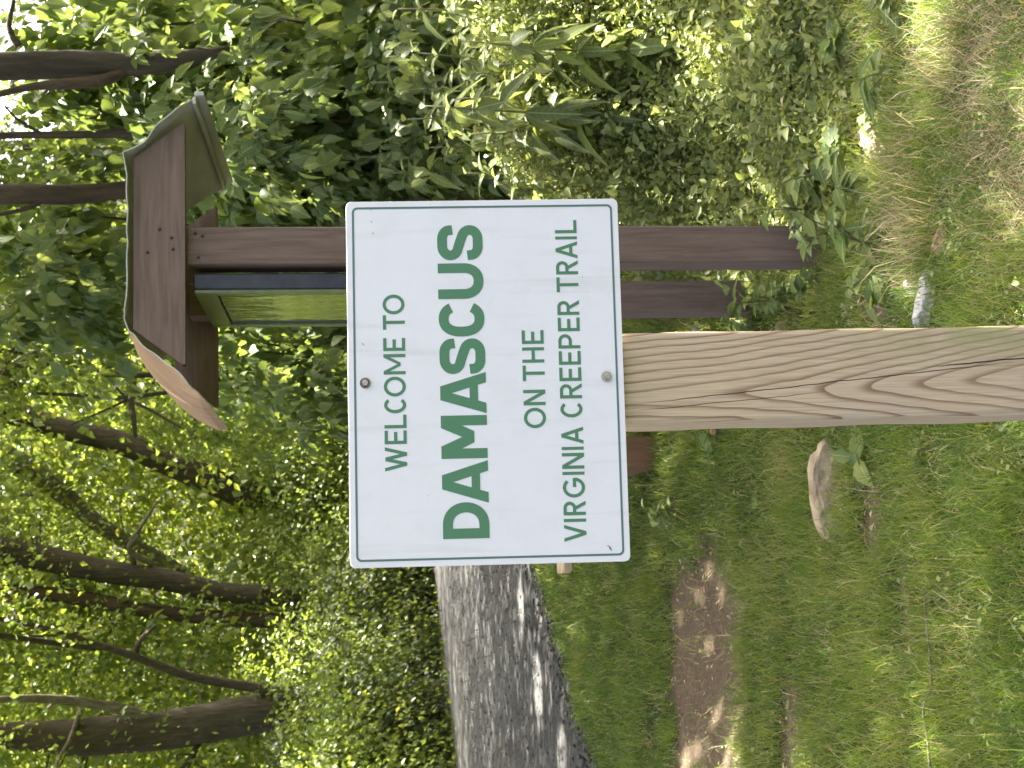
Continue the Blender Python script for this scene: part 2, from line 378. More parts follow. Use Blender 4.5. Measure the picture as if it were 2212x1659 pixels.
def blob_points(n, blobs, shell=.55):
    """points in a set of ellipsoids (cx,cy,cz,rx,ry,rz) gathered in clumps; returns points and outward directions"""
    B = np.array(blobs, float); wt = B[:, 3] * B[:, 4] * B[:, 5]; wt = wt ** .75; wt /= wt.sum()
    nc = max(6, n // 26)
    bi = rng.choice(len(B), nc, p=wt); d = rdir(nc); r = shell + (1 - shell) * rng.random(nc) ** .5
    c = B[bi, :3] + d * r[:, None] * B[bi, 3:]
    k = rng.integers(0, nc, n); sz = (B[bi, 3:].mean(1) * .16 * rng.uniform(.6, 1.5, nc))
    ax = norm(d * np.array([1, 1, .4]) + np.array([0, 0, -.35]) + rdir(nc) * .5); off = rng.normal(size=(n, 3)) * sz[k][:, None] * np.array([.62, .62, .5])
    p = c[k] + off + ax[k] * (rng.normal(size=n) * sz[k] * 1.7)[:, None]
    return p, norm(p - B[bi[k], :3]), rng.random(nc)[k]

# ------------------------------------------------------------------ the town sign: post, panel, lettering
m = NT('weathered_pine_post'); co = m.new('TexCoord').outputs['Object']; sp = m.new('SeparateXYZ'); m.l(co, sp.inputs[0])
px, py, pz = sp.outputs
wob = m.noise(m.coord('Object', (1, 1, .35)), 9, 3, .5); wob = m.math('MULTIPLY', m.math('SUBTRACT', wob, .5), 2.4)
s_ = m.math('SUBTRACT', 1.12, pz)
kz = m.math('ADD', m.math('MULTIPLY', s_, 4.4), m.math('MULTIPLY', m.math('MULTIPLY', s_, s_), 6.5))
x0 = m.math('ADD', -.036, m.math('MULTIPLY', s_, .032))
dx = m.math('ABSOLUTE', m.math('SUBTRACT', px, x0))
g = m.math('DIVIDE', m.math('MULTIPLY', m.math('MULTIPLY', dx, dx), 92.0), m.math('ADD', dx, .034))
ridx = m.math('ADD', m.math('ADD', m.math('SUBTRACT', kz, g), wob), m.math('MULTIPLY', m.math('ADD', py, .0765), 55.0))
fr = m.math('FRACT', ridx)
late = m.math('MULTIPLY', m.math('POWER', m.sramp(fr, .4, .955), 2.1), m.sramp(fr, 1.0, .955))
fine = m.noise(m.coord('Object', (60, 60, 1.5)), 5, 4, .6)
basec = m.ramp(fine, [(.3, (.45, .345, .22)), (.55, (.61, .478, .315)), (.8, (.69, .56, .39))])
blot = m.noise(m.coord('Object', (1, 1, .4)), 7, 3)
basec = m.mix(m.math('MULTIPLY', m.sramp(blot, .45, .7), .5), basec, (.50, .41, .32))
wc = m.mix(m.math('MULTIPLY', late, m.math('MULTIPLY_ADD', blot, .85, .33)), basec, (.19, .10, .052))
alg = m.math('MULTIPLY', m.math('MULTIPLY', m.sramp(px, -.005, .07), m.sramp(m.noise(co, 11, 4), .33, .6)), m.sramp(pz, .95, .5))
wc = m.mix(m.math('MULTIPLY', alg, .6), wc, (.30, .33, .12))
# drying checks: two long thin splits
def split(xa, za, xb, zb, wd):
    t = m.math('DIVIDE', m.math('SUBTRACT', pz, za), zb - za)
    ln = m.math('ADD', xa, m.math('MULTIPLY', t, xb - xa)); ln = m.math('ADD', ln, m.math('MULTIPLY', m.math('SUBTRACT', m.noise(m.coord('Object', (1, 1, 1)), 14, 3), .5), .006))
    d = m.math('ABSOLUTE', m.math('SUBTRACT', px, ln)); inside = m.math('MULTIPLY', m.sramp(t, -.02, .25), m.sramp(t, 1.02, .8))
    return m.math('MULTIPLY', m.sramp(d, wd, wd * .35), inside)
cr = m.math('MAXIMUM', split(-.048, 1.15, .016, .42, .0012), m.math('MAXIMUM', split(.006, .62, .03, .30, .0018), split(-.058, 1.13, -.03, .78, .0009)))
wc = m.mix(m.math('MULTIPLY', cr, .92), wc, (.03, .02, .014))
m.l(wc, m.b.inputs['Base Color']); m.set(Roughness=.85); m.b.inputs['Specular IOR Level'].default_value = .2
hh = m.math('SUBTRACT', m.math('ADD', m.math('MULTIPLY', late, .35), m.math('MULTIPLY', fine, .25)), cr); m.bump(hh, .5, .003)
MPOST = m.m

SYAW, SPIT, SROL = R_(7.747), R_(-2.1175), R_(.387)
town = empty('town_sign', (-.003, 2.606, 0), R_(7.0))
tag(town, 'white welcome sign with green lettering bolted to a thick weathered wooden post', 'sign')
mb = MB(); HP = .0765
prof = [(-HP, -HP + .007), (-HP + .002, -HP + .002), (-HP + .007, -HP), (HP - .007, -HP), (HP - .002, -HP + .002), (HP, -HP + .007), (HP, HP - .007), (HP - .007, HP), (-HP + .007, HP), (-HP, HP - .007)]
zs = np.linspace(-.3, 1.5, 40); vv = []
for i, z in enumerate(zs):
    for j, (x, y) in enumerate(prof): vv.append((x * (1 + .006 * math.sin(z * 5 + j)) + .0012 * math.sin(z * 23 + j * 2), y, z))
n_ = len(prof)
mb.add(vv, [(i * n_ + k, i * n_ + (k + 1) % n_, (i + 1) * n_ + (k + 1) % n_, (i + 1) * n_ + k) for i in range(len(zs) - 1) for k in range(n_)] + [tuple(range(n_)), tuple((len(zs) - 1) * n_ + k for k in range(n_))])
mb.build('post', MPOST, town)

# panel frame in world, then under the sign's empty
ca, sa = math.cos(SYAW), math.sin(SYAW)
Msign = Matrix.Translation((.0081, 2.524, 1.358)) @ Matrix.Rotation(SYAW, 4, 'Z') @ Matrix.Rotation(SPIT, 4, 'X') @ Matrix.Rotation(SROL, 4, 'Y')
bpy.context.view_layer.update()
W, H = .6096, .4572
def rrect(hw, hh, r, n=6):
    out = []
    for cx, cz, a0 in ((hw - r, hh - r, 0), (-hw + r, hh - r, 90), (-hw + r, -hh + r, 180), (hw - r, -hh + r, 270)):
        for k in range(n + 1):
            a_ = R_(a0 + 90 * k / n); out.append((cx + r * math.cos(a_), cz + r * math.sin(a_)))
    return out
m = NT('white_sign_sheet'); n1 = m.noise(m.coord(), 11, 5, .7); n2 = m.noise(m.coord(), 420, 2); n3 = m.noise(m.coord('Object', (1, 1, .4)), 45, 5, .75)
c = m.mix(m.math('MULTIPLY', m.sramp(n1, .42, .8), .26), (.79, .79, .80), (.56, .565, .54)); c = m.mix(m.math('MULTIPLY', n2, .10), c, (.68, .69, .71))
c = m.mix(m.math('MULTIPLY', m.sramp(n3, .70, .82), .3), c, (.34, .34, .31))
n4 = m.noise(m.coord('Object', (1, 1, .07)), 34, 4, .6); c = m.mix(m.math('MULTIPLY', m.sramp(n4, .54, .76), .2), c, (.42, .42, .36))
m.l(c, m.b.inputs['Base Color']); m.set(Roughness=.42); m.b.inputs['Specular IOR Level'].default_value = .4; m.bump(n2, .08, .001); MSIGN = m.m
mb = MB(); o1 = rrect(W / 2, H / 2, .009); n_ = len(o1)
mb.add([(x, 0, z) for x, z in o1] + [(x * .9985, -.0012, z * .998) for x, z in o1] + [(x, .004, z) for x, z in o1],
       [tuple(range(n_, 2 * n_)), tuple(range(2 * n_, 3 * n_))] + [(k, (k + 1) % n_, n_ + (k + 1) % n_, n_ + k) for k in range(n_)] + [(k, (k + 1) % n_, 2 * n_ + (k + 1) % n_, 2 * n_ + k) for k in range(n_)])
panel = mb.build('panel', MSIGN, town)
panel.matrix_parent_inverse = Matrix.Identity(4); panel.matrix_local = town.matrix_world.inverted() @ Msign
def paint(name, colr):
    m = NT(name); n1 = m.noise(m.coord(), 260, 3); n2 = m.noise(m.coord(), 20, 3); c = m.mix(m.math('MULTIPLY', n1, .22), colr, tuple(min(1, x * 1.5 + .03) for x in colr))
    m.l(m.mix(m.math('MULTIPLY', n2, .15), c, tuple(x * .7 for x in colr)), m.b.inputs['Base Color']); m.set(Roughness=.45); return m.m
MGREEN = paint('green_lettering', (.066, .20, .098)); MTEAL = paint('teal_border_ink', (.085, .16, .14))
oa, ob = rrect(W / 2 - .0098, H / 2 - .0098, .009), rrect(W / 2 - .0133, H / 2 - .0133, .006)
MB().add([(x, -.0016, z) for x, z in oa + ob], [(k, (k + 1) % n_, n_ + (k + 1) % n_, n_ + k) for k in range(n_)]).build('border', MTEAL, panel)

class Glyph:
    def __init__(s, w, t): s.w = w; s.t = t; s.mb = MB(); s.lv = 0
    def poly(s, pts):
        y = -.0016 - .00004 * s.lv; s.lv += 1
        s.mb.add([(x, y, z) for x, z in pts], [tuple(range(len(pts)))])
    def seg(s, a, b, t=None, flat=None):
        t = t or s.t; a = np.array(a, float); b = np.array(b, float)
        if flat == 'h':                               # slanted stroke with horizontal cut ends
            dx, dz = b - a; tt = t * math.hypot(dx, dz) / abs(dz) / 2
            s.poly([(a[0] - tt, a[1]), (a[0] + tt, a[1]), (b[0] + tt, b[1]), (b[0] - tt, b[1])]); return
        d = (b - a) / np.linalg.norm(b - a); nn = np.array([-d[1], d[0]]) * t / 2
        s.poly([a + nn, b + nn, b - nn, a - nn])
    def strip(s, pts, t=None):
        t = t or s.t; p = np.asarray(pts, float); tg = np.gradient(p, axis=0); tg /= np.linalg.norm(tg, axis=1)[:, None]
        nn = np.stack([-tg[:, 1], tg[:, 0]], -1) * t / 2; A, B = p + nn, p - nn; k = len(p); y = -.0016 - .00004 * s.lv; s.lv += 1
        s.mb.add([(x, y, z) for x, z in A] + [(x, y, z) for x, z in B], [(i, i + 1, k + i + 1, k + i) for i in range(k - 1)])
    def arc(s, cx, cz, rx, rz, a0, a1, n=40, e=2.0):
        a = np.radians(np.linspace(a0, a1, n)); c, q = np.cos(a), np.sin(a)
        s.strip(np.stack([cx + rx * np.sign(c) * np.abs(c) ** (2 / e), cz + rz * np.sign(q) * np.abs(q) ** (2 / e)], -1))
def glyph(ch, w, h, t, bold):
    g = Glyph(w, t); k = t / 2; sg = g.seg; e = 2.35 if bold else 2.0
    if ch == 'I': g.poly([(0, 0), (w, 0), (w, h), (0, h)])
    elif ch == 'L': sg((k, 0), (k, h)); sg((0, k), (w, k))
    elif ch == 'T': sg((0, h - k), (w, h - k)); sg((w / 2, 0), (w / 2, h))
    elif ch == 'E':
        sg((k, 0), (k, h))
        for z in (k, h / 2, h - k): sg((0, z), (w * (.9 if z == h / 2 else 1), z))
    elif ch == 'H': sg((k, 0), (k, h)); sg((w - k, 0), (w - k, h)); sg((0, h / 2), (w, h / 2))
    elif ch == 'N': sg((k, 0), (k, h)); sg((w - k, 0), (w - k, h)); sg((k * 1.15, h), (w - k * 1.15, 0), flat='h')
    elif ch == 'M':
        sg((k, 0), (k, h)); sg((w - k, 0), (w - k, h)); b_ = h * (.28 if bold else .22)
        q = t * (.62 if bold else .52)
        for sgn in (0, 1):
            f = (lambda x: w - x) if sgn else (lambda x: x)
            g.poly([(f(0.0), h), (f(2 * q), h), (f(w / 2 + q * .02), b_ + q * 1.9), (f(w / 2), b_ - (0 if bold else .0)), (f(w / 2 - q * .9), b_)][:5])
    elif ch == 'W':
        q = w / 4 - k * .35
        sg((k, h), (k + q, 0), flat='h'); sg((w / 2 - k * .1, h * .98), (k + q, 0), flat='h'); sg((w / 2 + k * .1, h * .98), (w - k - q, 0), flat='h'); sg((w - k, h), (w - k - q, 0), flat='h')
    elif ch == 'V': sg((k * 1.05, h), (w / 2, 0), flat='h'); sg((w - k * 1.05, h), (w / 2, 0), flat='h')
    elif ch == 'A':
        q = k * 1.1; sg((q, 0), (w / 2 - (k * .35 if bold else 0), h), flat='h'); sg((w - q, 0), (w / 2 + (k * .35 if bold else 0), h), flat='h'); zb = h * (.27 if bold else .3)
        i = (zb / h) * (w / 2 - q) + q; sg((i, zb), (w - i, zb), t=t * (.85 if bold else 1))
    elif ch == 'O': g.arc(w / 2, h / 2, w / 2 - k, h / 2 - k, 0, 360, 56)
    elif ch == 'C': g.arc(w / 2 + (0 if bold else w * .04), h / 2, w / 2 - k, h / 2 - k, 32 if bold else 44, 328 if bold else 316, 48, e)
    elif ch == 'G':
        g.arc(w / 2, h / 2, w / 2 - k, h / 2 - k, 42, 352, 50); sg((w * .52, h * .47), (w - k * .3, h * .47))
    elif ch in 'RPD':
        sg((k, 0), (k, h)); zb = {'R': h * .43, 'P': h * .38, 'D': 0}[ch]; r = (h - zb) / 2; cz = zb + r; rx = min(r - k, w * (.62 if bold else .5))
        if ch == 'D': rx = min(w * .55, r - k)
        xr = w - k - rx - (w * .04 if ch == 'R' else 0)
        a = np.radians(np.linspace(90, -90, 32)); ar = np.stack([xr + rx * np.sign(np.cos(a)) * np.abs(np.cos(a)) ** (2 / e), cz + (r - k) * np.sin(a)], -1)
        g.strip(np.concatenate([[(k, h - k), (xr * .6, h - k)], ar, [(xr * .6, zb + k), (k, zb + k)]]))
        if ch == 'R': sg((w * .5, h * .46), (w - k * 1.1, 0), flat='h')
    elif ch == 'U':
        r = w / 2 - k; rz = r * (1.1 if bold else 1); a = np.radians(np.linspace(180, 360, 30))
        g.strip(np.concatenate([[(k, h), (k, k + rz + .2 * (h - rz))], np.stack([w / 2 + r * np.sign(np.cos(a)) * np.abs(np.cos(a)) ** (2 / e), k + rz + rz * np.sin(a)], -1), [(w - k, k + rz + .2 * (h - rz)), (w - k, h)]]))
    elif ch == 'S':
        c = [(1.0, .71), (.96, .88), (.78, .985), (.5, 1.0), (.22, .98), (.04, .87), (.015, .72), (.13, .6), (.36, .54), (.62, .475), (.88, .39), (.985, .26), (.95, .12), (.77, .015), (.5, 0), (.22, .015), (.04, .12), (0, .3)]
        q = catmull(c, 5); g.strip(np.stack([k + q[:, 0] * (w - t), k + q[:, 1] * (h - t)], -1))
    return g
LINES = [(.1517, .0363, .0054, False, [('W', -.1487, -.1092), ('E', -.1041, -.0819), ('L', -.078, -.0557), ('C', -.0542, -.0272), ('O', -.0254, .0076), ('M', .0114, .0455), ('E', .0507, .0722), ('T', .0865, .1109), ('O', .1122, .1455)]),
 (.0392, .0760, .0165, True, [('D', -.2613, -.2021), ('A', -.2041, -.1333), ('M', -.1302, -.059), ('A', -.0564, .0132), ('S', .0099, .07), ('C', .0729, .1326), ('U', .1365, .197), ('S', .2022, .2625)]),
 (-.0784, .0366, .0054, False, [('O', -.0826, -.0487), ('N', -.0445, -.0187), ('T', -.0039, .022), ('H', .0267, .0526), ('E', .0584, .0813)]),
 (-.1393, .0367, .0054, False, [('V', -.2707, -.243), ('I', -.2385, -.2333), ('R', -.2275, -.2043), ('G', -.1985, -.1655), ('I', -.1611, -.1561), ('N', -.1512, -.125), ('I', -.1199, -.1149), ('A', -.1101, -.0818), ('C', -.0671, -.0395), ('R', -.0343, -.0095), ('E', -.0051, .0175), ('E', .0222, .0451), ('P', .0495, .0737), ('E', .0787, .1017), ('R', .1062, .131), ('T', .145, .1704), ('R', .1752, .1989), ('A', .2023, .2316), ('I', .2353, .2403), ('L', .2459, .2682)])]
for zc, h, t, bold, ls in LINES:
    for ch, xa, xb in ls:
        g = glyph(ch, xb - xa, h, t, bold); o = g.mb.build('letter', MGREEN, panel, fix=False); o.location = (xa, 0, zc - h / 2)
m = NT('galvanised_bolt'); n1 = m.noise(m.coord(), 300, 3); m.l(m.ramp(n1, [(.3, (.30, .27, .23)), (.7, (.55, .52, .46))]), m.b.inputs['Base Color']); m.set(Metallic=.85, Roughness=.4); MBOLT = m.m
m = NT('rusty_washer'); n1 = m.noise(m.coord(), 200, 3); m.l(m.ramp(n1, [(.35, (.09, .07, .05)), (.7, (.32, .28, .22))]), m.b.inputs['Base Color']); m.set(Metallic=.5, Roughness=.5); MWASH = m.m
for bx, bz, mw in ((-.0021, .2003, MWASH), (.0011, -.1998, MBOLT)):
    def disc(r0, r1, y0, y1, n, mat, name, par):
        mb = MB(); vs = [(r0 * math.cos(2 * math.pi * k / n), y0, r0 * math.sin(2 * math.pi * k / n)) for k in range(n)] + [(r1 * math.cos(2 * math.pi * k / n), y1, r1 * math.sin(2 * math.pi * k / n)) for k in range(n)]
        mb.add(vs, [tuple(range(n, 2 * n))] + [(k, (k + 1) % n, n + (k + 1) % n, n + k) for k in range(n)]); return mb.build(name, mat, par)
    b = disc(.0092, .0088, .001, -.0034, 20, mw, 'washer', panel); b.location = (bx, 0, bz)
    b = disc(.0058, .0050, -.003, -.0085, 6, MBOLT, 'bolt', panel); b.location = (bx, 0, bz); b.rotation_euler = (0, .3, 0)
# scuff marks on the sheet
MSC = paint('grey_scuff', (.16, .16, .15))
for sx_, sz_, ln, an in ((-.283, -.196, .011, .5), (-.279, -.193, .006, 1.2), (.292, .187, .006, .1), (.270, .186, .005, .4), (.25, .184, .005, .5), (.063, .203, .006, .6), (.17, -.165, .0035, .3), (-.15, .02, .004, .2), (-.19, .10, .003, .8)):
    mb = MB(); c_, s2 = math.cos(an), math.sin(an); mb.add([(x * c_ - z * s2, -.0018, x * s2 + z * c_) for x, z in ((-ln / 2, 0), (0, ln * .16), (ln / 2, .0), (0, -ln * .14))], [(0, 1, 2, 3)])
    mb.build('scuff_mark', MSC, panel).location = (sx_, 0, sz_)

# ------------------------------------------------------------------ information kiosk
kio = empty('information_kiosk', (.499, 5.299, 0), .147)
tag(kio, 'brown stained information kiosk with bent sheet roof behind the welcome sign', 'kiosk')
TILT = .009
def kshear(o):
    for v_ in o.data.vertices: v_.co.x += TILT * (v_.co.z - 2)
    return o
hb, ht, zb, zt, eh, ez, Lr, fo, SEP = .419, .297, 2.168, 2.34, .511, 2.125, 1.02, .05, .908
for k, (yy, dy) in enumerate(((0, .0), (SEP, .0))):
    p_ = MB().box((-.066, yy + .02, -.2), (.066, yy + .155, zb + (.0 if k == 0 else .1)), .004).build('post', M['stain_z'], kio); kshear(p_)
    y0, y1 = (yy - .02, yy + .018) if k == 0 else (yy + .157, yy + .195)
    zb_ = zb - (0 if k == 0 else .0)
    mb = MB(); pr = [(-hb, zb_), (hb, zb_), (hb, zb_ + .012), (ht, zt), (-ht, zt), (-hb, zb_ + .012)]
    mb.add([(x, y0, z) for x, z in pr] + [(x, y1, z) for x, z in pr], [(0, 1, 2, 3, 4, 5), (6, 7, 8, 9, 10, 11)] + [(i, (i + 1) % 6, 6 + (i + 1) % 6, 6 + i) for i in range(6)])
    kshear(mb.build('header_board', M['stain_x'], kio))
# roof sheet: folded over the headers, waved at its edges
m = NT('rusty_sheet_top'); n1 = m.noise(m.coord('Object', (1, 5, 1)), 9, 5, .65); n2 = m.noise(m.coord(), 3, 4)
c = m.ramp(n1, [(.3, (.17, .09, .038)), (.5, (.31, .18, .08)), (.7, (.42, .28, .14))]); c = m.mix(m.math('MULTIPLY', n2, .5), c, (.33, .195, .09)); m.l(c, m.b.inputs['Base Color']); m.set(Roughness=.7); MRUST = m.m
m = NT('painted_sheet_underside'); n1 = m.noise(m.coord('Object', (3, .6, 3)), 8, 4); m.l(m.ramp(n1, [(.3, (.40, .40, .32)), (.7, (.52, .52, .43))]), m.b.inputs['Base Color']); m.set(Roughness=.4, Metallic=.1); MUND = m.m
prof = [(-eh, ez - .004), (-ht - .005, zt + .014), (ht + .005, zt + .012), (eh, ez)]
path = []; 
for (a0, a1), nseg in zip(zip(prof[:-1], prof[1:]), (14, 16, 14)):
    for k in range(nseg): path.append((a0[0] + (a1[0] - a0[0]) * k / nseg, a0[1] + (a1[1] - a0[1]) * k / nseg))
path.append(prof[-1]); path = np.array(path); tg = np.gradient(path, axis=0); tg /= np.linalg.norm(tg, axis=1)[:, None]; nr = np.stack([-tg[:, 1], tg[:, 0]], -1)
yd = np.linspace(-fo, Lr, 24); mb = MB(); top = []; n_ = len(path)
for j, y in enumerate(yd):
    edge = math.exp(-abs(y + fo) / .12) + .6 * math.exp(-abs(y - Lr) / .15)
    for i, (x, z) in enumerate(path):
        s = i / n_; cnr = math.exp(-((s - .335) / .022) ** 2) + math.exp(-((s - .66) / .018) ** 2) + .8 * math.exp(-((s - .52) / .02) ** 2); wv = .004 * edge * (math.sin(s * 31 + 1.1) + .7 * math.sin(s * 57 + j * .3)) + .016 * edge * cnr + .005 + (.055 * math.sin(math.pi * min(1, s / .36)) ** .6 * float(sstep(-fo, .5, y)) if s < .36 else 0)
        yj = y - (.02 * math.sin(s * 9 + .6) + .012 * math.sin(s * 23)) * math.exp(-abs(y + fo) / .1) * (.4 if abs(x) < ht else 1) + (.03 * math.exp(-abs(y + fo) / .1) if s < .34 else 0) + (.05 * math.sin(s * 14) * math.exp(-abs(y - Lr) / .1))
        top.append((x + nr[i, 0] * wv, yj, z + nr[i, 1] * wv))
nb = len(top); mb.v = [tuple(p) for p in top] + [(p[0] - nr[k % n_, 0] * .004, p[1], p[2] - nr[k % n_, 1] * .004) for k, p in enumerate(top)]
for j in range(len(yd) - 1):
    for i in range(n_ - 1):
        a0 = j * n_ + i; f = (a0, a0 + 1, a0 + n_ + 1, a0 + n_)
        mb.f.append(list(f)); mb.m.append(0); mb.f.append([k + nb for k in f][::-1]); mb.m.append(1)
J = len(yd) - 1
for i in range(n_ - 1):
    mb.f.append([i, i + 1, nb + i + 1, nb + i]); mb.m.append(1); mb.f.append([J * n_ + i, J * n_ + i + 1, nb + J * n_ + i + 1, nb + J * n_ + i]); mb.m.append(1)
for j in range(J):
    for i in (0, n_ - 1): mb.f.append([j * n_ + i, (j + 1) * n_ + i, nb + (j + 1) * n_ + i, nb + j * n_ + i]); mb.m.append(1)
roof = kshear(mb.build('roof_sheet', [MRUST, MUND], kio, smooth=False))
mb = MB(); mb.box((eh - .004, -fo - .015, ez - .028), (eh + .010, Lr, ez + .004), .002); kshear(mb.build('drip_edge', MUND, roof))
mb = MB(); mb.box((eh - .030, -fo - .005, ez + .0), (eh - .006, Lr, ez + .012), .002); kshear(mb.build('eave_fold', MUND, roof))
# posts' bolts
m = NT('dark_screw'); m.set(Base_Color=(.05, .04, .035), Roughness=.5, Metallic=.6); MSCR = m.m
for x, y, z in ((-.03, -.021, zb + .125), (.05, -.021, zb + .085), (-.02, -.021, zb + .04), (.02, -.021, zb + .045), (.045, .019, zb - .03), (.035, .019, zb - .055), (-.04, .019, zb - .04)):
    mb = MB(); n_ = 8; mb.add([(.006 * math.cos(k * .785), .001, .006 * math.sin(k * .785)) for k in range(8)] + [(.004 * math.cos(k * .785), -.003, .004 * math.sin(k * .785)) for k in range(8)], [tuple(range(8, 16))] + [(k, (k + 1) % 8, 8 + (k + 1) % 8, 8 + k) for k in range(8)])
    mb.build('screw', MSCR, kio).location = (x, y, z)
# display case on the posts' left faces
m = NT('black_metal_frame'); n1 = m.noise(m.coord(), 30, 3); m.l(m.ramp(n1, [(.3, (.018, .02, .026)), (.7, (.034, .038, .046))]), m.b.inputs['Base Color']); m.set(Roughness=.4); MBLK = m.m
m = NT('olive_metal_frame'); n1 = m.noise(m.coord(), 25, 3); m.l(m.ramp(n1, [(.3, (.10, .12, .05)), (.7, (.15, .17, .075))]), m.b.inputs['Base Color']); m.set(Roughness=.3, Metallic=.4); MOLV = m.m
m = NT('display_glass'); n1 = m.noise(m.coord('Object', (1, 4, 1.2)), 5, 3); m.set(Base_Color=(.04, .05, .03), Roughness=.04, IOR=2.8); m.b.inputs['Specular IOR Level'].default_value = .8; m.bump(n1, .22, .01); MGLS = m.m
case = kshear(MB().box((-.145, .05, 1.15), (-.091, .69, zb - .02), .004).build('display_case', MBLK, kio))
cx = -.147
pane = kshear(MB().box((cx - .004, .095, 1.22), (cx + .001, .645, zb - .10)).build('glass_pane', MGLS, case))
for a, b in (((cx - .014, .052, 1.15), (cx + .0005, .092, zb - .022)), ((cx - .014, .648, 1.15), (cx + .0005, .688, zb - .022)), ((cx - .0135, .094, 1.151), (cx + .0005, .646, 1.215)), ((cx - .0135, .094, zb - .095), (cx + .0005, .646, zb - .023))):
    kshear(MB().box(a, b, .003).build('frame_rail', MOLV, case))

# ------------------------------------------------------------------ bench half hidden behind the sign
m = NT('pale_timber'); n1 = m.noise(m.coord('Object', (.6, 8, 8)), 6, 5); m.l(m.ramp(n1, [(.3, (.40, .29, .15)), (.7, (.58, .45, .26))]), m.b.inputs['Base Color']); m.set(Roughness=.7); MPALE = m.m
m = NT('orange_brown_timber'); n1 = m.noise(m.coord('Object', (8, 8, .6)), 5, 5); m.l(m.ramp(n1, [(.3, (.17, .085, .034)), (.7, (.26, .14, .06))]), m.b.inputs['Base Color']); m.set(Roughness=.75); MORN = m.m
lg = G(680, 1410); e0 = P(425, 1228, lg[1] - .2)
bz = float(gz(lg[0], lg[1])); ang = math.atan2(.2, 1.0)
ben = empty('bench', (e0[0], e0[1], bz), ang)
tag(ben, 'low wooden bench with pale plank seat and orange brown leg, mostly hidden by the sign', 'bench')
sz = e0[2] - bz
for k in range(2): MB().box((0 + .01 * k, .15 * k, sz - .022), (1.08, .15 * k + .14, sz + .022), .004).build('seat_plank', MPALE, ben)
for lx in (.50, .84): MB().box((lx, .02, -.1), (lx + .17, .27, sz - .025), .006).build('leg', MORN, ben)

# ------------------------------------------------------------------ stones
def stone_mat(name, a, b, c_):
    m = NT(name); n1 = m.noise(m.coord(), 14, 6, .65); n2 = m.noise(m.coord('Object', (1, 1, 3)), 5, 4)
    c = m.ramp(n1, [(.3, a), (.5, b), (.75, c_)]); c = m.mix(m.math('MULTIPLY', n2, .4), c, a); m.l(c, m.b.inputs['Base Color']); m.set(Roughness=.85); m.bump(n1, .6, .015); return m.m
STAN = stone_mat('tan_sandstone', (.17, .13, .075), (.33, .265, .155), (.47, .385, .24)); SGRY = stone_mat('pale_grey_stone', (.20, .20, .19), (.40, .39, .37), (.62, .6, .57)); SRED = stone_mat('reddish_stone', (.16, .09, .06), (.30, .18, .12), (.40, .28, .2))
def stone(name, u, v, y_off, w, d, h, rz, mat, label, seed, sink=.3):
    import bmesh
    p = G(u, v); bm = bmesh.new(); bmesh.ops.create_icosphere(bm, subdivisions=4, radius=1.0); rr = random.Random(seed); pl = [(Vector((rr.gauss(0, 1), rr.gauss(0, 1), rr.gauss(0, .8))).normalized(), rr.uniform(.55, .9)) for _ in range(11)]
    for vt in bm.verts:
        for nrm, dd in pl:
            e = vt.co.dot(nrm) - dd
            if e > 0: vt.co -= nrm * e * .92
        vt.co *= 1 + .03 * math.sin(vt.co.x * 19 + vt.co.z * 23 + seed) * math.sin(vt.co.y * 21 + seed * 2) + .05 * math.sin(vt.co.x * 7 + seed) * math.cos(vt.co.y * 6 + vt.co.z * 8)
        vt.co = Vector((vt.co.x * w / 2, vt.co.y * d / 2, vt.co.z * h / 2 + h / 2 - h * sink))
    me = bpy.data.meshes.new(name); bm.to_mesh(me); bm.free(); me.materials.append(mat)
    o = obj(name, me, None, None, (p[0], p[1] + y_off, p[2] - h * .08)); o.rotation_euler = (0, 0, rz); tag(o, label, 'rock'); return o
stone('rock', 605, 1812, .05, .36, .2, .15, .12, STAN, 'large tan flat topped rock in the grass left of the sign post', 3)
stone('rock', 733, 1562, .02, .10, .09, .09, .4, SRED, 'small reddish stone showing at the left edge of the sign post', 5, .25)
stone('rock', 1005, 2018, .03, .20, .09, .085, -.15, SGRY, 'pale grey white stone in grass just right of the sign post', 8)
stone('rock', 1040, 1985, .03, .10, .06, .05, .5, SGRY, 'thin white stone touching the pale grey stone by the post', 9)
stone('rock', 952, 1703, .03, .09, .08, .07, .3, STAN, 'small tan stone at the foot of the rear kiosk post', 12)
stone('rock', 1138, 2045, .02, .09, .07, .055, 0, SRED, 'brown stone among dry stalks below the front kiosk post', 14)
stone('rock', 1362, 1905, .04, .17, .11, .08, .9, STAN, 'sunlit pinkish stone among the broad leaved weeds', 17)
stone('rock', 950, 1512, .03, .08, .06, .05, .2, SGRY, 'little white stone by grass between sign post and kiosk', 19)

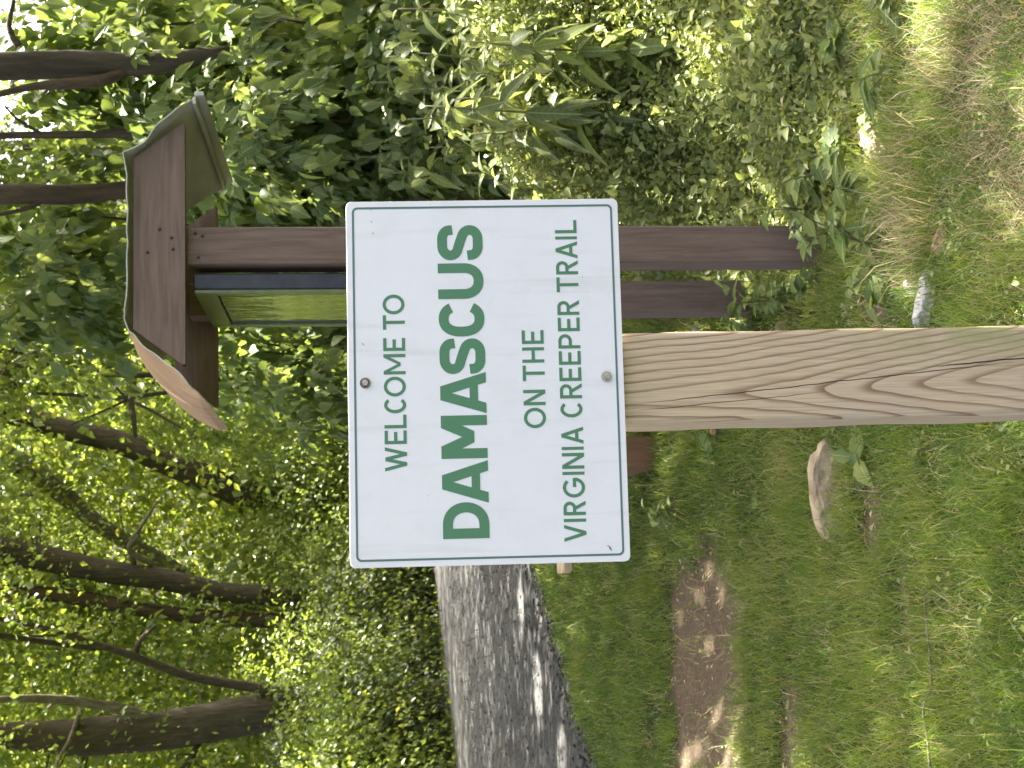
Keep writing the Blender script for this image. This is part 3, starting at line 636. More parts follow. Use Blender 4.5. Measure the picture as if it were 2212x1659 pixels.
# ------------------------------------------------------------------ trees
SD = np.array(sdir)
GAPS = [(P(1380, 620, 8), .38), (P(1320, 530, 8), .28), (P(1450, 480, 8.3), .2), (P(1560, 330, 9), .25), (P(1350, 860, 7), .16), (P(1310, 1000, 6.8), .12), (P(1430, 1020, 6.4), .1), (P(1620, 720, 8), .18), (P(1260, 700, 8.5), .16),
        (G(1630, 2040), .17), (G(1345, 1860), .1), (G(1290, 1830), .10), (G(1360, 1900), .12), (G(150, 1585), .2), (G(60, 1560), .2), (G(280, 1600), .14), (G(20, 1590), .2), (G(230, 1540), .1), (G(560, 1815), .06), (G(40, 1480), .1), (P(880, 560, 11.5), .3), (P(880, 680, 11), .25), (P(1230, 1640, 5.6), .06), (G(1560, 1780), .07)] + \
       [(np.array([*trail_pt(t, q), TZ]), rr_) for t, q, rr_ in ((1.2, .7, .22), (2.6, .9, .3), (4, .8, .25), (.2, 2.6, .25), (2, 3, .2), (8, 1.2, .35), (10, 1.5, .3), (6, 5.0, .5), (-.5, .3, .2))]
grnd = random.Random(5)
GAPS += [(P(grnd.uniform(1180, 1680), grnd.uniform(250, 1250), grnd.uniform(6.5, 9)), grnd.uniform(.05, .15)) for _ in range(34)]
GAPS += [(P(grnd.uniform(1250, 1680), grnd.uniform(1250, 1900), 5.8), grnd.uniform(.05, .13)) for _ in range(30)]
GAPS += [(P(-180, 640, 24), 1.5), (P(-60, 560, 25.5), 1.1), (P(-330, 600, 22.5), 1.2), (P(270, 620, 29), .9), (P(620, 440, 34), .9), (P(720, 600, 35), .9), (P(330, 400, 30), .6), (P(500, 520, 33), .5)]
def sun_gaps(pos, *more):  # drops crown leaves along sun rays so chosen spots get sun
    k = np.ones(len(pos), bool)
    for c, rad in GAPS:
        d = pos - c; t = d @ SD; e = np.linalg.norm(d - t[:, None] * SD, axis=1); k &= ~((e < rad * (.8 + .4 * rng.random(len(pos)))) & (t > .8))
    return (pos[k],) + tuple(a[k] for a in more)
def limb(mb, pts, y0, y1=None, n=9, noise=.07, seed=0, base=(0, 0, 0)):
    """pts: (u, v, width px) in the upright photo at depth y0..y1"""
    k = len(pts); y1 = y0 if y1 is None else y1
    q = []
    for i, (u, v, w) in enumerate(pts):
        yy = y0 + (y1 - y0) * i / max(1, k - 1); p = P(u, v, yy); q.append((*(p - base), w * yy / FPX / 2))
    c = catmull(q, 5); mb.tube(c[:, :3], np.maximum(c[:, 3], .004), n, noise, seed=seed); return c
def tree(label, y0, trunk, limbs, barkm, blobs, n_leaf, leaf_len, leafm, tm=T_RH, name='tree', group=None, hang=.6, twig_n=0, toground=True, lmul=2.0):
    b = P(trunk[0][0], trunk[0][1], y0); gzv = float(gz(b[0], b[1])); base = np.array([b[0], b[1], gzv])
    root = empty(name, base); tag(root, label, 'tree', group)
    mb = MB(); tr = list(trunk)
    if toground:
        vg = proj(base - np.array([0, 0, .2]))[1]
        if vg > tr[0][1] + 20: tr = [(tr[0][0] + (tr[0][0] - tr[1][0]) * .15, vg, tr[0][2] * 1.25)] + tr
    cs = [limb(mb, tr, y0, y0, 14, .05, 1, base)]
    t = mb.build('trunk', barkm, root, smooth=True)
    for i, (pts, yb, bm_) in enumerate(limbs):
        mb = MB(); cs.append(limb(mb, pts, y0, yb, 8, .06, i, base)); mb.build('limb', bm_, root, smooth=True)
    if n_leaf:
        n_leaf = int(n_leaf * lmul)
        pos, out, cl = blob_points(n_leaf, blobs)
        pos, out, cl = sun_gaps(pos, out, cl); n_leaf = len(pos)
        L = leaf_len * rng.uniform(.65, 1.3, n_leaf); tint = np.clip(cl * .55 + rng.random(n_leaf) * .5, 0, 1)
        foliage('crown', leafm, root, pos, out, L, tm, tint, base, hang)
        if twig_n:
            mb = MB(); idx = rng.choice(n_leaf, twig_n * 2, replace=False); ax = np.concatenate([c[:, :3] for c in cs])
            for i in idx:
                q = pos[i] - base; dd = np.linalg.norm(ax - q, axis=1) + np.abs(ax[:, 2] + .4 - q[2]) * .5; a_ = ax[np.argmin(dd)]
                mid = (a_ + q) / 2 + np.array([rnd.uniform(-.2, .2), rnd.uniform(-.2, .2), rnd.uniform(0, .35)])
                c = catmull([a_, mid, q], 4); mb.tube(c, np.linspace(.028, .007, len(c)), 5, 0, False)
            mb.build('twigs', M['twig'], root, smooth=True)['kind'] = 'stuff'
    return root
def B(u, v, y, rx, ry, rz): p = P(u, v, y); return (p[0], p[1], p[2], rx, ry, rz)
g_far = 'trees along the far side of the trail'
tree('thick dark trunk with forked side limbs at the far left of the wood', 28.5, [(135, 760, 92), (133, 663, 86), (104, 480, 84), (79, 333, 82), (66, 167, 78), (70, 20, 56), (60, -250, 46), (30, -700, 30)],
     [([(160, 640, 24), (193, 433, 20), (222, 340, 18), (243, 283, 17), (270, 200, 16), (300, 100, 13), (323, 0, 12), (350, -150, 9)], 27.5, M['bark']), ([(243, 290, 14), (278, 305, 11), (306, 334, 9)], 27.7, M['bark']),
      ([(258, 215, 14), (272, 100, 14), (286, 0, 12), (296, -150, 9)], 26.9, M['bark']), ([(95, 360, 30), (130, 253, 24), (146, 140, 21), (150, 60, 17), (146, -40, 12)], 27.5, M['bark_pale']),
      ([(126, 175, 11), (60, 150, 9), (6, 122, 7), (-60, 130, 5)], 27.0, M['bark_pale']), ([(55, 430, 16), (20, 410, 12), (-40, 360, 8)], 28.0, M['bark'])],
     M['bark'], [B(60, 60, 27.5, 2.4, 1.6, 1.5), B(-60, 300, 28.0, 1.6, 1.6, 1.8), B(250, 40, 27.0, 1.5, 1.4, 1.2), B(-40, -350, 28.5, 4, 3.5, 2.5), B(200, -500, 29.5, 3.5, 3.5, 2.5), B(200, 300, 31.5, 1.6, 1.2, 2)], 10500, .12, M['leaf_far'], group=g_far, twig_n=60)
tree('dark ridged trunk leaning right, left of the sign top', 33.5, [(372, 640, 46), (380, 483, 42), (411, 333, 48), (430, 200, 50), (470, 0, 58), (500, -250, 55), (540, -700, 30)],
     [([(505, 300, 9), (470, 280, 12), (440, 330, 14)][::-1], 33.0, M['bark_pale']), ([(440, 290, 12), (480, 280, 10), (530, 310, 8), (575, 340, 5)], 32.6, M['bark_pale'])],
     M['bark'], [B(440, 120, 34.5, 1.8, 1.6, 1.4), B(560, -150, 34.0, 2.6, 2.4, 1.6), B(480, -550, 34.0, 4, 4, 2.6), B(330, 500, 34.5, 1.4, 1, 1)], 7000, .12, M['leaf_far'], group=g_far, twig_n=40)
tree('slim reddish trunk rising just left of the dark ridged trunk', 33.5, [(318, 620, 32), (323, 483, 32), (338, 333, 30), (368, 167, 32), (384, 0, 27), (400, -300, 22), (410, -700, 14)], [([(345, 300, 10), (310, 240, 8), (290, 160, 6), (284, 60, 4)], 33.0, M['bark_red'])],
     M['bark_red'], [B(300, 200, 34.5, 1.6, 1.2, 1.4), B(380, -50, 34.0, 2, 2, 1.5), B(380, -500, 34.0, 3.6, 3.6, 2.6)], 5500, .12, M['leaf_far'], group=g_far, twig_n=30)
tree('dark leaning trunk left of the kiosk roof', 36.0, [(588, 560, 58), (612, 480, 60), (645, 400, 58), (700, 267, 50), (733, 133, 46), (775, 0, 52), (820, -250, 46), (860, -700, 26)],
     [([(700, 290, 16), (720, 320, 11), (742, 390, 9), (770, 470, 5)], 35.6, M['bark'])], M['bark'], [B(640, 560, 36.2, 1.3, 1, .8), B(800, -100, 37.0, 2, 1.8, 1.4), B(700, -500, 37.0, 4, 4, 2.6), B(560, 60, 38.0, 1.2, 1.2, 1.3)], 6500, .12, M['leaf_far'], group=g_far, twig_n=40)
tree('pale grey trunk slanting across behind the dark leaning trunk', 38.0, [(350, 520, 26), (430, 380, 30), (480, 290, 33), (540, 195, 36), (600, 125, 42), (665, 30, 48), (730, -120, 44), (900, -600, 24)],
     [([(613, 130, 12), (590, 60, 9), (570, -40, 6)], 37.5, M['bark_pale'])], M['bark_pale'], [B(560, 250, 39.0, 1.6, 1.2, 1.5), B(760, -150, 38.5, 2.4, 2, 1.6), B(620, -600, 38.5, 4, 4, 2.8)], 6000, .12, M['leaf_far'], group=g_far, twig_n=30)
tree('thin bare stemmed tree with crossing dead branches behind the roof edge', 17.5, [(836, 600, 11), (839, 500, 11), (849, 367, 12), (849, 267, 12), (862, 200, 10), (880, 120, 8), (905, 0, 5)],
     [([(823, 560, 8), (816, 400, 9), (800, 267, 9), (806, 150, 8), (810, 70, 6)], 17.2, M['twig']), ([(845, 290, 12), (800, 283, 13), (760, 288, 12), (716, 292, 9)], 17.0, M['twig']), ([(790, 290, 8), (770, 330, 7), (735, 390, 5)], 17, M['twig']), ([(800, 285, 7), (770, 220, 5), (740, 150, 3)], 17, M['twig']), ([(795, 300, 6), (830, 330, 5), (868, 350, 4)], 17, M['twig']), ([(800, 270, 5), (850, 230, 4), (905, 210, 3)], 17, M['twig'])],
     M['twig'], [B(870, 60, 17.5, .8, .6, .7), B(760, 480, 18.5, .7, .6, .9), B(880, 300, 18.5, .5, .5, .9)], 1800, .10, M['leaf_far'])
# right-hand trees; their unseen crowns are spread out to shade the place
tree('straight dark trunk at the upper right with sky beside it', 8.4, [(1550, 640, 36), (1545, 520, 36), (1535, 430, 40), (1520, 300, 48), (1522, 160, 58), (1516, 0, 60), (1500, -500, 55), (1480, -1000, 40), (1500, -1500, 22)],
     [([(1520, 290, 22), (1488, 230, 26), (1478, 150, 24), (1470, 60, 16), (1440, -60, 12)], 8.2, M['bark_red']), ([(1560, 40, 16), (1600, 20, 12), (1660, 30, 8)], 8.4, M['twig'])],
     M['bark'], [(2.4, 11.8, 8.2, 3.6, 3.4, 2.4), (.6, 12.6, 8.6, 2.8, 2.6, 2.0), (4.6, 11, 8.6, 3, 3, 2.2), (3, 9.2, 7.6, 2.8, 2.4, 1.8), (.8, 9, 7.8, 2.6, 2.4, 1.7), (-.8, 10.8, 8.2, 2.4, 2.2, 1.7), (.8, 6.6, 7.2, 2.2, 2.0, 1.5), (2.7, 6.8, 7.4, 2.0, 1.7, 1.3)], 26500, .15, M['leaf_mid'], twig_n=60, lmul=1.0)
tree('brown trunk rising behind the right end of the kiosk roof', 9.4, [(1262, 520, 34), (1256, 380, 36), (1248, 260, 38), (1238, 150, 42), (1240, 0, 44), (1230, -500, 40), (1180, -1100, 26)],
     [([(1245, 120, 14), (1210, 60, 10), (1190, -30, 7)], 9.3, M['bark_red'])], M['bark_red'], [(1.2, 14.4, 8.8, 3.2, 3.2, 2.4), (-1.0, 15, 9, 2.8, 2.6, 2), (2.6, 16, 9.6, 3, 3, 2.4)], 10500, .15, M['leaf_mid'], twig_n=50, lmul=1.1)
tree('thin dark stem between the two right hand trunks', 9.2, [(1385, 560, 18), (1375, 420, 20), (1372, 300, 20), (1368, 150, 17), (1366, 0, 15), (1350, -400, 10)],
     [([(1370, 90, 8), (1400, 40, 6), (1430, 10, 4)], 9.1, M['twig'])], M['twig'], [B(1300, -60, 15.5, 1, 1, .8), B(1180, 120, 16, .9, .9, 1.0), B(1060, 60, 16.5, 1, 1, 1.1)], 2600, .11, M['leaf_mid'])
def shade_tree(label, x, y, h, blobs, n):  # trees added with crowns out of view, to shade lawn and trail
    base = np.array([x, y, float(gz(x, y))]); root = empty('tree', base); tag(root, label, 'tree')
    mb = MB(); mb.tube(catmull([(0, 0, -.2), (.05, .1, h * .35), (-.1, .1, h * .7), (0, 0, h)], 5), np.linspace(.24, .05, 16), 14, .05); mb.build('trunk', M['bark'], root, smooth=True)
    mb = MB()
    for bx, by, bz_, *_r in blobs:
        c = catmull([(0, .05, h * .45), ((bx - x) * .5, (by - y) * .5, (bz_ - base[2]) * .75), (bx - x, by - y, bz_ - base[2])], 5); mb.tube(c, np.linspace(.1, .03, len(c)), 8, .05)
    mb.build('limbs', M['bark'], root, smooth=True)
    pos, out, cl = sun_gaps(*blob_points(n, blobs, .35)); n = len(pos); foliage('crown', M['leaf_mid'], root, pos, out, .15 * rng.uniform(.7, 1.3, n), T_RH, np.clip(cl * .5 + rng.random(n) * .5, 0, 1), base, .5)
shade_tree('broad tree added out of view right of the kiosk for shade', 5.6, 6.6, 9, [(5.2, 7, 8, 3.2, 3, 2.2), (4.2, 8.8, 8.6, 2.6, 2.4, 2)], 8000)
shade_tree('tall tree added behind the sign to shade the trail', 1.0, 19.5, 10, [(.4, 19.5, 9.6, 3.4, 3.2, 2.4), (-2, 20.5, 9.2, 2.6, 2.6, 1.8), (2.6, 19, 9.4, 2.8, 2.8, 2.2), (-1.4, 16.4, 8.6, 2.4, 2.4, 1.7)], 17000)
shade_tree('tall tree added beyond the kiosk to shade the trail', 4.2, 26, 11, [(2, 26, 11, 3, 3, 2.4), (-.6, 25, 10.6, 2.8, 2.8, 2.2), (-2.6, 27.5, 10.8, 2.8, 2.8, 2.2), (-1, 22.5, 10, 2.6, 2.6, 2), (-3.2, 29.5, 10.6, 2.6, 2.4, 1.8), (-1.2, 32, 11, 2.8, 2.6, 2), (.8, 30, 11, 2.6, 2.4, 2)], 24000)
shade_tree('tall tree added out of view on the far bank to shade the trail', -9.8, 22, 11, [(-7.6, 22.6, 10, 3, 3, 2.4), (-4.8, 22, 10.4, 2.8, 2.8, 2.2), (-5.2, 26, 10.8, 3, 2.8, 2.2), (-3.6, 18.8, 9.8, 2.6, 2.6, 2), (-7, 18, 9.6, 2.8, 2.8, 2), (-5, 15.5, 9, 2.6, 2.6, 1.8)], 22000)

# ------------------------------------------------------------------ far woodland reads as one mass
n = 230000
pos = np.stack([rng.uniform(-17, 17, n), rng.uniform(32, 50, n), rng.uniform(.6, 15, n)], -1)
keep = (fbm(pos[:, 0] * .55 + pos[:, 1] * .21, pos[:, 2] * .55 + pos[:, 1] * .17) > .34) & (tside(pos[:, 0], pos[:, 1]) < -twf(tlong(pos[:, 0], pos[:, 1])) - .8)
keep |= (pos[:, 0] > 3.5) & (fbm(pos[:, 0] * .5 + 30, pos[:, 2] * .5) > .47) & (tside(pos[:, 0], pos[:, 1]) > 2) & (pos[:, 2] < 8)
pos = pos[keep]; n = len(pos)
wood = foliage('far_woodland', M['leaf_far'], None, pos, norm(rng.normal(size=(n, 3)) + np.array([0, -.5, .3])), .24 * rng.uniform(.7, 1.4, n), T_RH, np.clip(rng.normal(.62, .25, n), 0, 1), np.zeros(3), .4)
tag(wood, 'sunlit leafy woodland filling the background', 'woodland', kind='stuff')

# ------------------------------------------------------------------ shrubs along the far trail edge
def far_pt(t, off): p = trail_pt(t + 14, float(twf(t + 14)) + off); return np.array([p[0], p[1], float(gz(p[0], p[1]))])
g_sh = 'shrubs along the far edge of the trail'
SH = [(-620, 19.5, 1.9, 3.4, 'shrub on the far bank well left of the picture'), (-420, 21.3, 1.9, 3.6, 'shrub on the far bank left of the picture'), (-230, 23.3, 1.8, 3.2, 'shrub on the far bank just left of the picture'), (-70, 25.3, 1.7, 2.6, 'shrub at the extreme left edge of the far bank'), (40, 26.6, 1.5, 2.6, 'dark shrub in front of the thick dark trunk base'), (130, 27.4, 1.5, 3.0, 'lower left shrub at the far trail edge under the thick dark trunk'), (215, 29.2, 1.6, 3.9, 'tall bright leaved shrub right of the thick dark trunk'),
      (300, 30.9, 1.5, 3.0, 'dark low shrub below the slim reddish trunk'), (390, 32.9, 1.6, 3.9, 'shrub covering the foot of the dark ridged trunk'), (470, 34.2, 1.7, 4.1, 'shrub just left of the top corner of the sign'),
      (570, 35, 1.9, 3.9, 'shrub below the dark leaning trunk, over the sign top'), (690, 35.7, 2.0, 3.9, 'shrub behind the upper bolt of the sign'), (800, 36.5, 2.2, 5.2, 'shrub between sign top and kiosk roof edge'), (910, 37.5, 2.2, 5.2, 'far shrub seen just left of the kiosk display glass')]
for t, off, r, hgt, lab in SH:
    b = P(t, 1000, off); b[2] = float(gz(b[0], b[1])); root = empty('shrub', b); tag(root, lab, 'shrub', g_sh)
    mb = MB()
    for k in range(7):
        a_ = rnd.uniform(0, 6.28); q = rnd.uniform(.4, .9) * r; c = catmull([(0, 0, -.1), (math.cos(a_) * q * .4, math.sin(a_) * q * .4, hgt * .5), (math.cos(a_) * q, math.sin(a_) * q, hgt * rnd.uniform(.75, 1))], 4); mb.tube(c, np.linspace(.03, .008, len(c)), 5, 0, False)
    mb.build('stems', M['twig'], root, smooth=True)
    bl = [(b[0], b[1], b[2] + hgt * .45, r, r * .9, hgt * .5)] + [(b[0] + rnd.uniform(-.8, .8) * r, b[1] + rnd.uniform(-.5, .3) * r, b[2] + hgt * rnd.uniform(.3, .95), r * .5, r * .5, hgt * .22) for _ in range(5)]
    n = 6500; pos, out, cl = blob_points(n, bl, .5); pos[:, 2] = np.maximum(pos[:, 2], b[2] + .03)
    foliage('foliage', M['leaf_shaded'] if t in (40, 300, 130) else M['leaf_far'], root, pos, out, .095 * rng.uniform(.65, 1.35, n), T_RH, np.clip(cl * .5 + rng.random(n) * .5, 0, 1), b, .9)

# ------------------------------------------------------------------ a house glimpsed through the leaves
hp = P(1450, 268, 26); house = empty('house', (hp[0], 26, 0), -.1); tag(house, 'pinkish clapboard house glimpsed through leaves at the upper right', 'house')
m = NT('pink_clapboard'); n1 = m.noise(m.coord('Object', (.4, 3, 3)), 6, 4); m.l(m.ramp(n1, [(.3, (.44, .31, .27)), (.7, (.56, .42, .37))]), m.b.inputs['Base Color']); m.set(Roughness=.7); MCLAP = m.m
m = NT('grey_shingle'); n1 = m.noise(m.coord(), 12, 4); m.l(m.ramp(n1, [(.3, (.07, .07, .07)), (.7, (.15, .14, .14))]), m.b.inputs['Base Color']); m.set(Roughness=.9); MSHG = m.m
m = NT('window_glass'); m.set(Base_Color=(.03, .04, .05), Roughness=.05); MWG = m.m
m = NT('white_trim'); n1 = m.noise(m.coord(), 9, 3); m.l(m.ramp(n1, [(.3, (.62, .61, .58)), (.7, (.76, .75, .72))]), m.b.inputs['Base Color']); m.set(Roughness=.6); MTRIM = m.m
MB().box((-.95, .05, -.3), (2.6, 6, 5.7)).build('wall', MTRIM, house)
bd = MB().add([(-.95, .04, 0), (2.6, .04, 0), (2.6, .03, .2), (-.95, .03, .2), (-.95, .0, 0), (2.6, .0, 0)], [(0, 1, 5, 4), (4, 5, 2, 3), (0, 4, 3), (1, 2, 5)]).build('clapboard', MCLAP, house)
for k in range(1, 28):
    c = bd.copy(); COL.objects.link(c); c.parent = house; c.location = (0, 0, .2 * k)
MB().add([(-1.2, -.4, 5.6), (2.9, -.4, 5.6), (2.9, 3, 6.5), (-1.2, 3, 6.5), (-1.2, 6.4, 5.6), (2.9, 6.4, 5.6), (-1.2, 3, 6.62), (2.9, 3, 6.62), (-1.2, -.4, 5.72), (2.9, -.4, 5.72)], [(0, 1, 2, 3), (3, 2, 5, 4), (8, 9, 7, 6), (0, 1, 9, 8), (6, 7, 5, 4), (0, 8, 6, 3), (1, 2, 7, 9)]).build('roof', MSHG, house)
for wx in (1.2,):
    wf = MB().box((wx, -.06, 3.6), (wx + 1.1, .02, 5.2)).build('window', MTRIM, house)
    for k in range(2): MB().box((wx + .08, -.075, 3.68 + .76 * k), (wx + 1.02, -.061, 4.36 + .76 * k)).build('pane', MWG, wf)

# ------------------------------------------------------------------ saplings and shrubs close on the right: the leaves one can pick apart are leaves of their own
def leafy(name, label, cat, base, stems, blobs, n_obj, n_fill, lens, tms, objm, fillm, fill_len, fill_tm, hang=1.0, group=None, spread=.7):
    base = np.asarray(base, float); root = empty(name, base); tag(root, label, cat, group)
    for k, (pts, r0, r1) in enumerate(stems):
        c = catmull(np.asarray(pts, float) - base, 5); MB().tube(c, np.linspace(r0, r1, len(c)), 7, .04).build('stem', M['twig'], root, smooth=True)
    pos, out, cl = blob_points(n_obj * 5, blobs, .45)
    u, v = proj(pos); ok = (u > -120) & (u < 1780) & (v > -150); pos, out = pos[ok], out[ok]
    dist = np.linalg.norm(pos - CAM, axis=1) + rng.normal(size=len(pos)) * .22; sel = np.argsort(dist)[:n_obj]
    tip, nor = leaf_dirs(len(sel), out[sel], hang, spread); nor = norm(nor + np.array([-.1, -.5, .2]))
    for i, j in enumerate(sel):
        key, tm = tms[rnd.randrange(len(tms))]; leaf_obj(root, leaf_mesh((key, objm), tm, M[objm]), pos[j] - base, tip[i], nor[i], rnd.uniform(*lens))
    if n_fill:
        pos, out, cl = blob_points(n_fill, blobs, .3); f = foliage('foliage', M[fillm], root, pos + np.array([0, .2, 0]), out, fill_len * rng.uniform(.65, 1.3, n_fill), fill_tm, np.clip(cl * .5 + rng.random(n_fill) * .5, 0, 1), base, hang, spread); f['kind'] = 'stuff'
    return root
def gb(u, y): p = P(u, 1106, y); return np.array([p[0], y, float(gz(p[0], y))])
SAP = [('sapling with hanging toothed leaves at the top right corner', 1600, 9.0, [B(1600, 200, 9, .45, .5, .5), B(1560, 420, 8.8, .4, .4, .4), B(1500, 130, 9.2, .35, .4, .35)]),
       ('sapling draping leaves beside the right end of the kiosk roof', 1420, 8.4, [B(1430, 420, 8.4, .35, .4, .3), B(1480, 330, 8.6, .3, .3, .3), B(1420, 560, 8.2, .4, .4, .35)]),
       ('sunlit sapling directly right of the kiosk roof eave', 1330, 8.0, [B(1330, 600, 8, .35, .4, .3), B(1400, 640, 7.8, .35, .4, .3), B(1280, 520, 8.2, .25, .3, .25)]),
       ('leafy shrub at the right edge at mid height', 1600, 8.2, [B(1620, 600, 8.2, .4, .4, .4), B(1560, 740, 8, .45, .4, .35), B(1650, 800, 7.9, .35, .4, .35)]),
       ('shrub right of the front kiosk post above the sign corner', 1210, 8.8, [B(1220, 620, 8.8, .32, .35, .45), B(1230, 460, 9, .3, .3, .3), B(1190, 720, 8.6, .3, .35, .3)]),
       ('dark leaved sapling spreading over the top of the kiosk roof', 1150, 9.8, [B(1080, 170, 9.8, .6, .5, .35), B(1200, 120, 10, .5, .5, .4), B(960, 240, 10, .4, .4, .4), B(1010, 60, 10, .5, .5, .35)]),
       ('sapling left of the kiosk display glass', 900, 11.5, [B(900, 560, 11.5, .5, .5, .5), B(850, 680, 11, .4, .4, .4), B(930, 440, 12, .4, .4, .4)])]
for k, (lab, u0, y0, bl) in enumerate(SAP):
    b = gb(u0, y0); st = [([b - np.array([0, 0, .1]), (b + np.array(q[:3])) / 2 + np.array([rnd.uniform(-.1, .1), .1, .3]), np.array(q[:3])], .02, .006) for q in bl]
    leafy('sapling', lab, 'sapling', b, st, bl, 185, 1500, (.10, .17), [('tooth', T_TOOTH), ('ov', T_OV), ('tri', T_TRI), ('tooth', T_TOOTH), ('five', T_FIVE)], 'leaf_obj', 'leaf_mid', .12, T_OV, 1.1, 'saplings growing behind and beside the kiosk')
BK = [('pale leaved bush filling the bank beside the right edge of the sign', 1300, 7.6, [B(1300, 900, 7.6, .3, .3, .28), B(1290, 1090, 7.3, .28, .3, .22), B(1370, 1000, 7.4, .25, .3, .25)]),
      ('pale leaved bush in the middle of the right hand bank', 1450, 7.4, [B(1450, 850, 7.5, .3, .3, .25), B(1440, 1060, 7.2, .3, .3, .25), B(1530, 960, 7.4, .25, .3, .25)]),
      ('pale leaved bush at the right edge of the bank', 1610, 7.4, [B(1620, 930, 7.4, .3, .3, .28), B(1600, 1120, 7.1, .3, .3, .22), B(1660, 1040, 7.2, .25, .3, .25)]),
      ('small leaved vine tangle above the right edge of the sign', 1240, 8.0, [B(1240, 800, 8, .28, .3, .3), B(1330, 740, 8, .3, .3, .25), B(1250, 960, 7.8, .22, .3, .25)])]
for k, (lab, u0, y0, bl) in enumerate(BK):
    b = gb(u0, y0); st = [([b - np.array([0, 0, .1]), (b + np.array(q[:3])) / 2 + np.array([rnd.uniform(-.08, .08), .05, .1]), np.array(q[:3])], .012, .004) for q in bl]
    leafy('bush', lab, 'bush', b, st, bl, 170, 1300, (.07, .13), [('tooth', T_TOOTH), ('ov', T_OV), ('tri', T_TRI), ('la', T_LA)], 'leaf_weed', 'leaf_mid', .085, T_OV, .9, 'bushes on the right hand bank')
# vine thicket behind them
TH = [('dense thicket behind the saplings at the right edge', 1560, 11.5, [B(1640, 330, 11.5, .9, .6, .9), B(1520, 600, 11, .9, .6, .9), B(1640, 850, 10.5, .9, .6, .9), B(1500, 950, 10.5, .8, .6, .8), B(1600, 1100, 10, .9, .5, .7)]),
      ('dense thicket behind the kiosk posts', 1250, 12, [B(1300, 380, 12, .8, .6, .9), B(1200, 700, 11.5, .9, .6, .9), B(1350, 850, 11, .9, .6, .9), B(1250, 1050, 11, .9, .6, .8), B(1080, 420, 13, .7, .5, .8), B(1100, 900, 12, .9, .6, .9)]),
      ('low thicket beside the trail left of the kiosk', 960, 13.5, [B(1000, 250, 13.5, .7, .5, .8), B(950, 620, 13.5, .7, .5, .9), B(860, 760, 14, .7, .5, .7), B(930, 900, 13.5, .9, .6, .8)])]
for lab, u0, y0, bl in TH:
    b = gb(u0, y0); root = empty('thicket', b); tag(root, lab, 'thicket'); mb = MB()
    for q in bl:
        for _ in range(3):
            e = np.array(q[:3]) + rng.normal(size=3) * .35 - b; c = catmull([(rnd.uniform(-.3, .3), rnd.uniform(-.2, .2), -.1), e * .55 + np.array([rnd.uniform(-.3, .3), 0, .2]), e], 4); mb.tube(c, np.linspace(.02, .006, len(c)), 5, 0, False)
    mb.build('stems', M['twig'], root, smooth=True)
    n = 1700 * len(bl); pos, out, cl = blob_points(n, bl, .2); pos[:, 2] = np.maximum(pos[:, 2], .05)
    foliage('foliage', M['leaf_mid'], root, pos, out, .10 * rng.uniform(.6, 1.35, n), T_OV, np.clip(cl * .5 + rng.random(n) * .5, 0, 1), b, 1.0)

# tall weeds with long drooping leaves
WEED = [(1285, 1010, 6.9), (1340, 930, 7.1), (1400, 880, 6.7), (1445, 985, 6.4), (1395, 1110, 6.2), (1500, 1030, 6.5), (1545, 900, 6.9), (1590, 1090, 6.3), (1620, 960, 6.8), (1285, 830, 7.3), (1480, 800, 7.4), (1260, 1080, 6.6), (1655, 1060, 6.4), (1340, 1120, 6.4), (1320, 780, 7.5), (1430, 920, 6.1), (1570, 1010, 6.0), (1370, 1020, 6.3), (1640, 860, 6.6), (1520, 1080, 6.2)]
WL = ['beside the right edge of the sign at mid height', 'second from the sign edge, behind its neighbours', 'tallest of the middle right group', 'in front, with pale bent leaf tips', 'just above the fine ground cover, centre right', 'between the pale tipped weed and the right edge', 'tall, towards the right edge', 'low, near the right edge', 'tall, at the very right edge', 'by the upper right corner of the sign', 'rearmost tall one at the right', 'touching the lower right corner of the sign', 'lowest one at the right edge', 'short, in front of the ground cover', 'rear, above the upper right corner of the sign', 'frontmost, in the middle of the right hand group', 'frontmost, towards the right edge', 'in front, close to the sign edge', 'upper one against the right edge', 'lower front one, over the fine ground cover']
for (u0, v0, y0), wl in zip(WEED, WL):
    topp = P(u0, v0, y0); b = gb(u0 + rnd.uniform(-30, 30), y0); root = empty('tall_weed', b); tag(root, 'tall weed with long drooping leaves ' + wl, 'weed', 'tall weeds right of the sign')
    c = catmull([np.array([0, 0, -.05]), (topp - b) * .55 + np.array([rnd.uniform(-.05, .05), 0, 0]), topp - b], 6)
    MB().tube(c, np.linspace(.007, .003, len(c)), 6, 0).build('stem', M['stem'], root, smooth=True)
    nl = 46; ga = rnd.uniform(0, 6.28)
    for k in range(nl):
        f = .3 + .7 * (k + 1) / nl; p = c[min(len(c) - 1, int(f * (len(c) - 1)))]; a_ = ga + k * 2.4
        od = np.array([math.cos(a_), math.sin(a_), 0]); young = f > .93
        tip = od + np.array([0, 0, .75 if young else rnd.uniform(-1.05, -.05)]); nor = np.array([0, 0, 1.0]) + od * (-.3 if young else .4) + np.array([rnd.uniform(-.3, .3), -.25, 0])
        leaf_obj(root, leaf_mesh(('la', 'leaf_weed'), T_LA, M['leaf_weed']) if k % 3 else leaf_mesh(('tooth', 'leaf_weed'), T_TOOTH, M['leaf_weed']), p, tip, nor, rnd.uniform(.15, .235) * (.55 if young else 1) * (1 - .2 * abs(f - .6)) * (1 if k % 3 else .62))

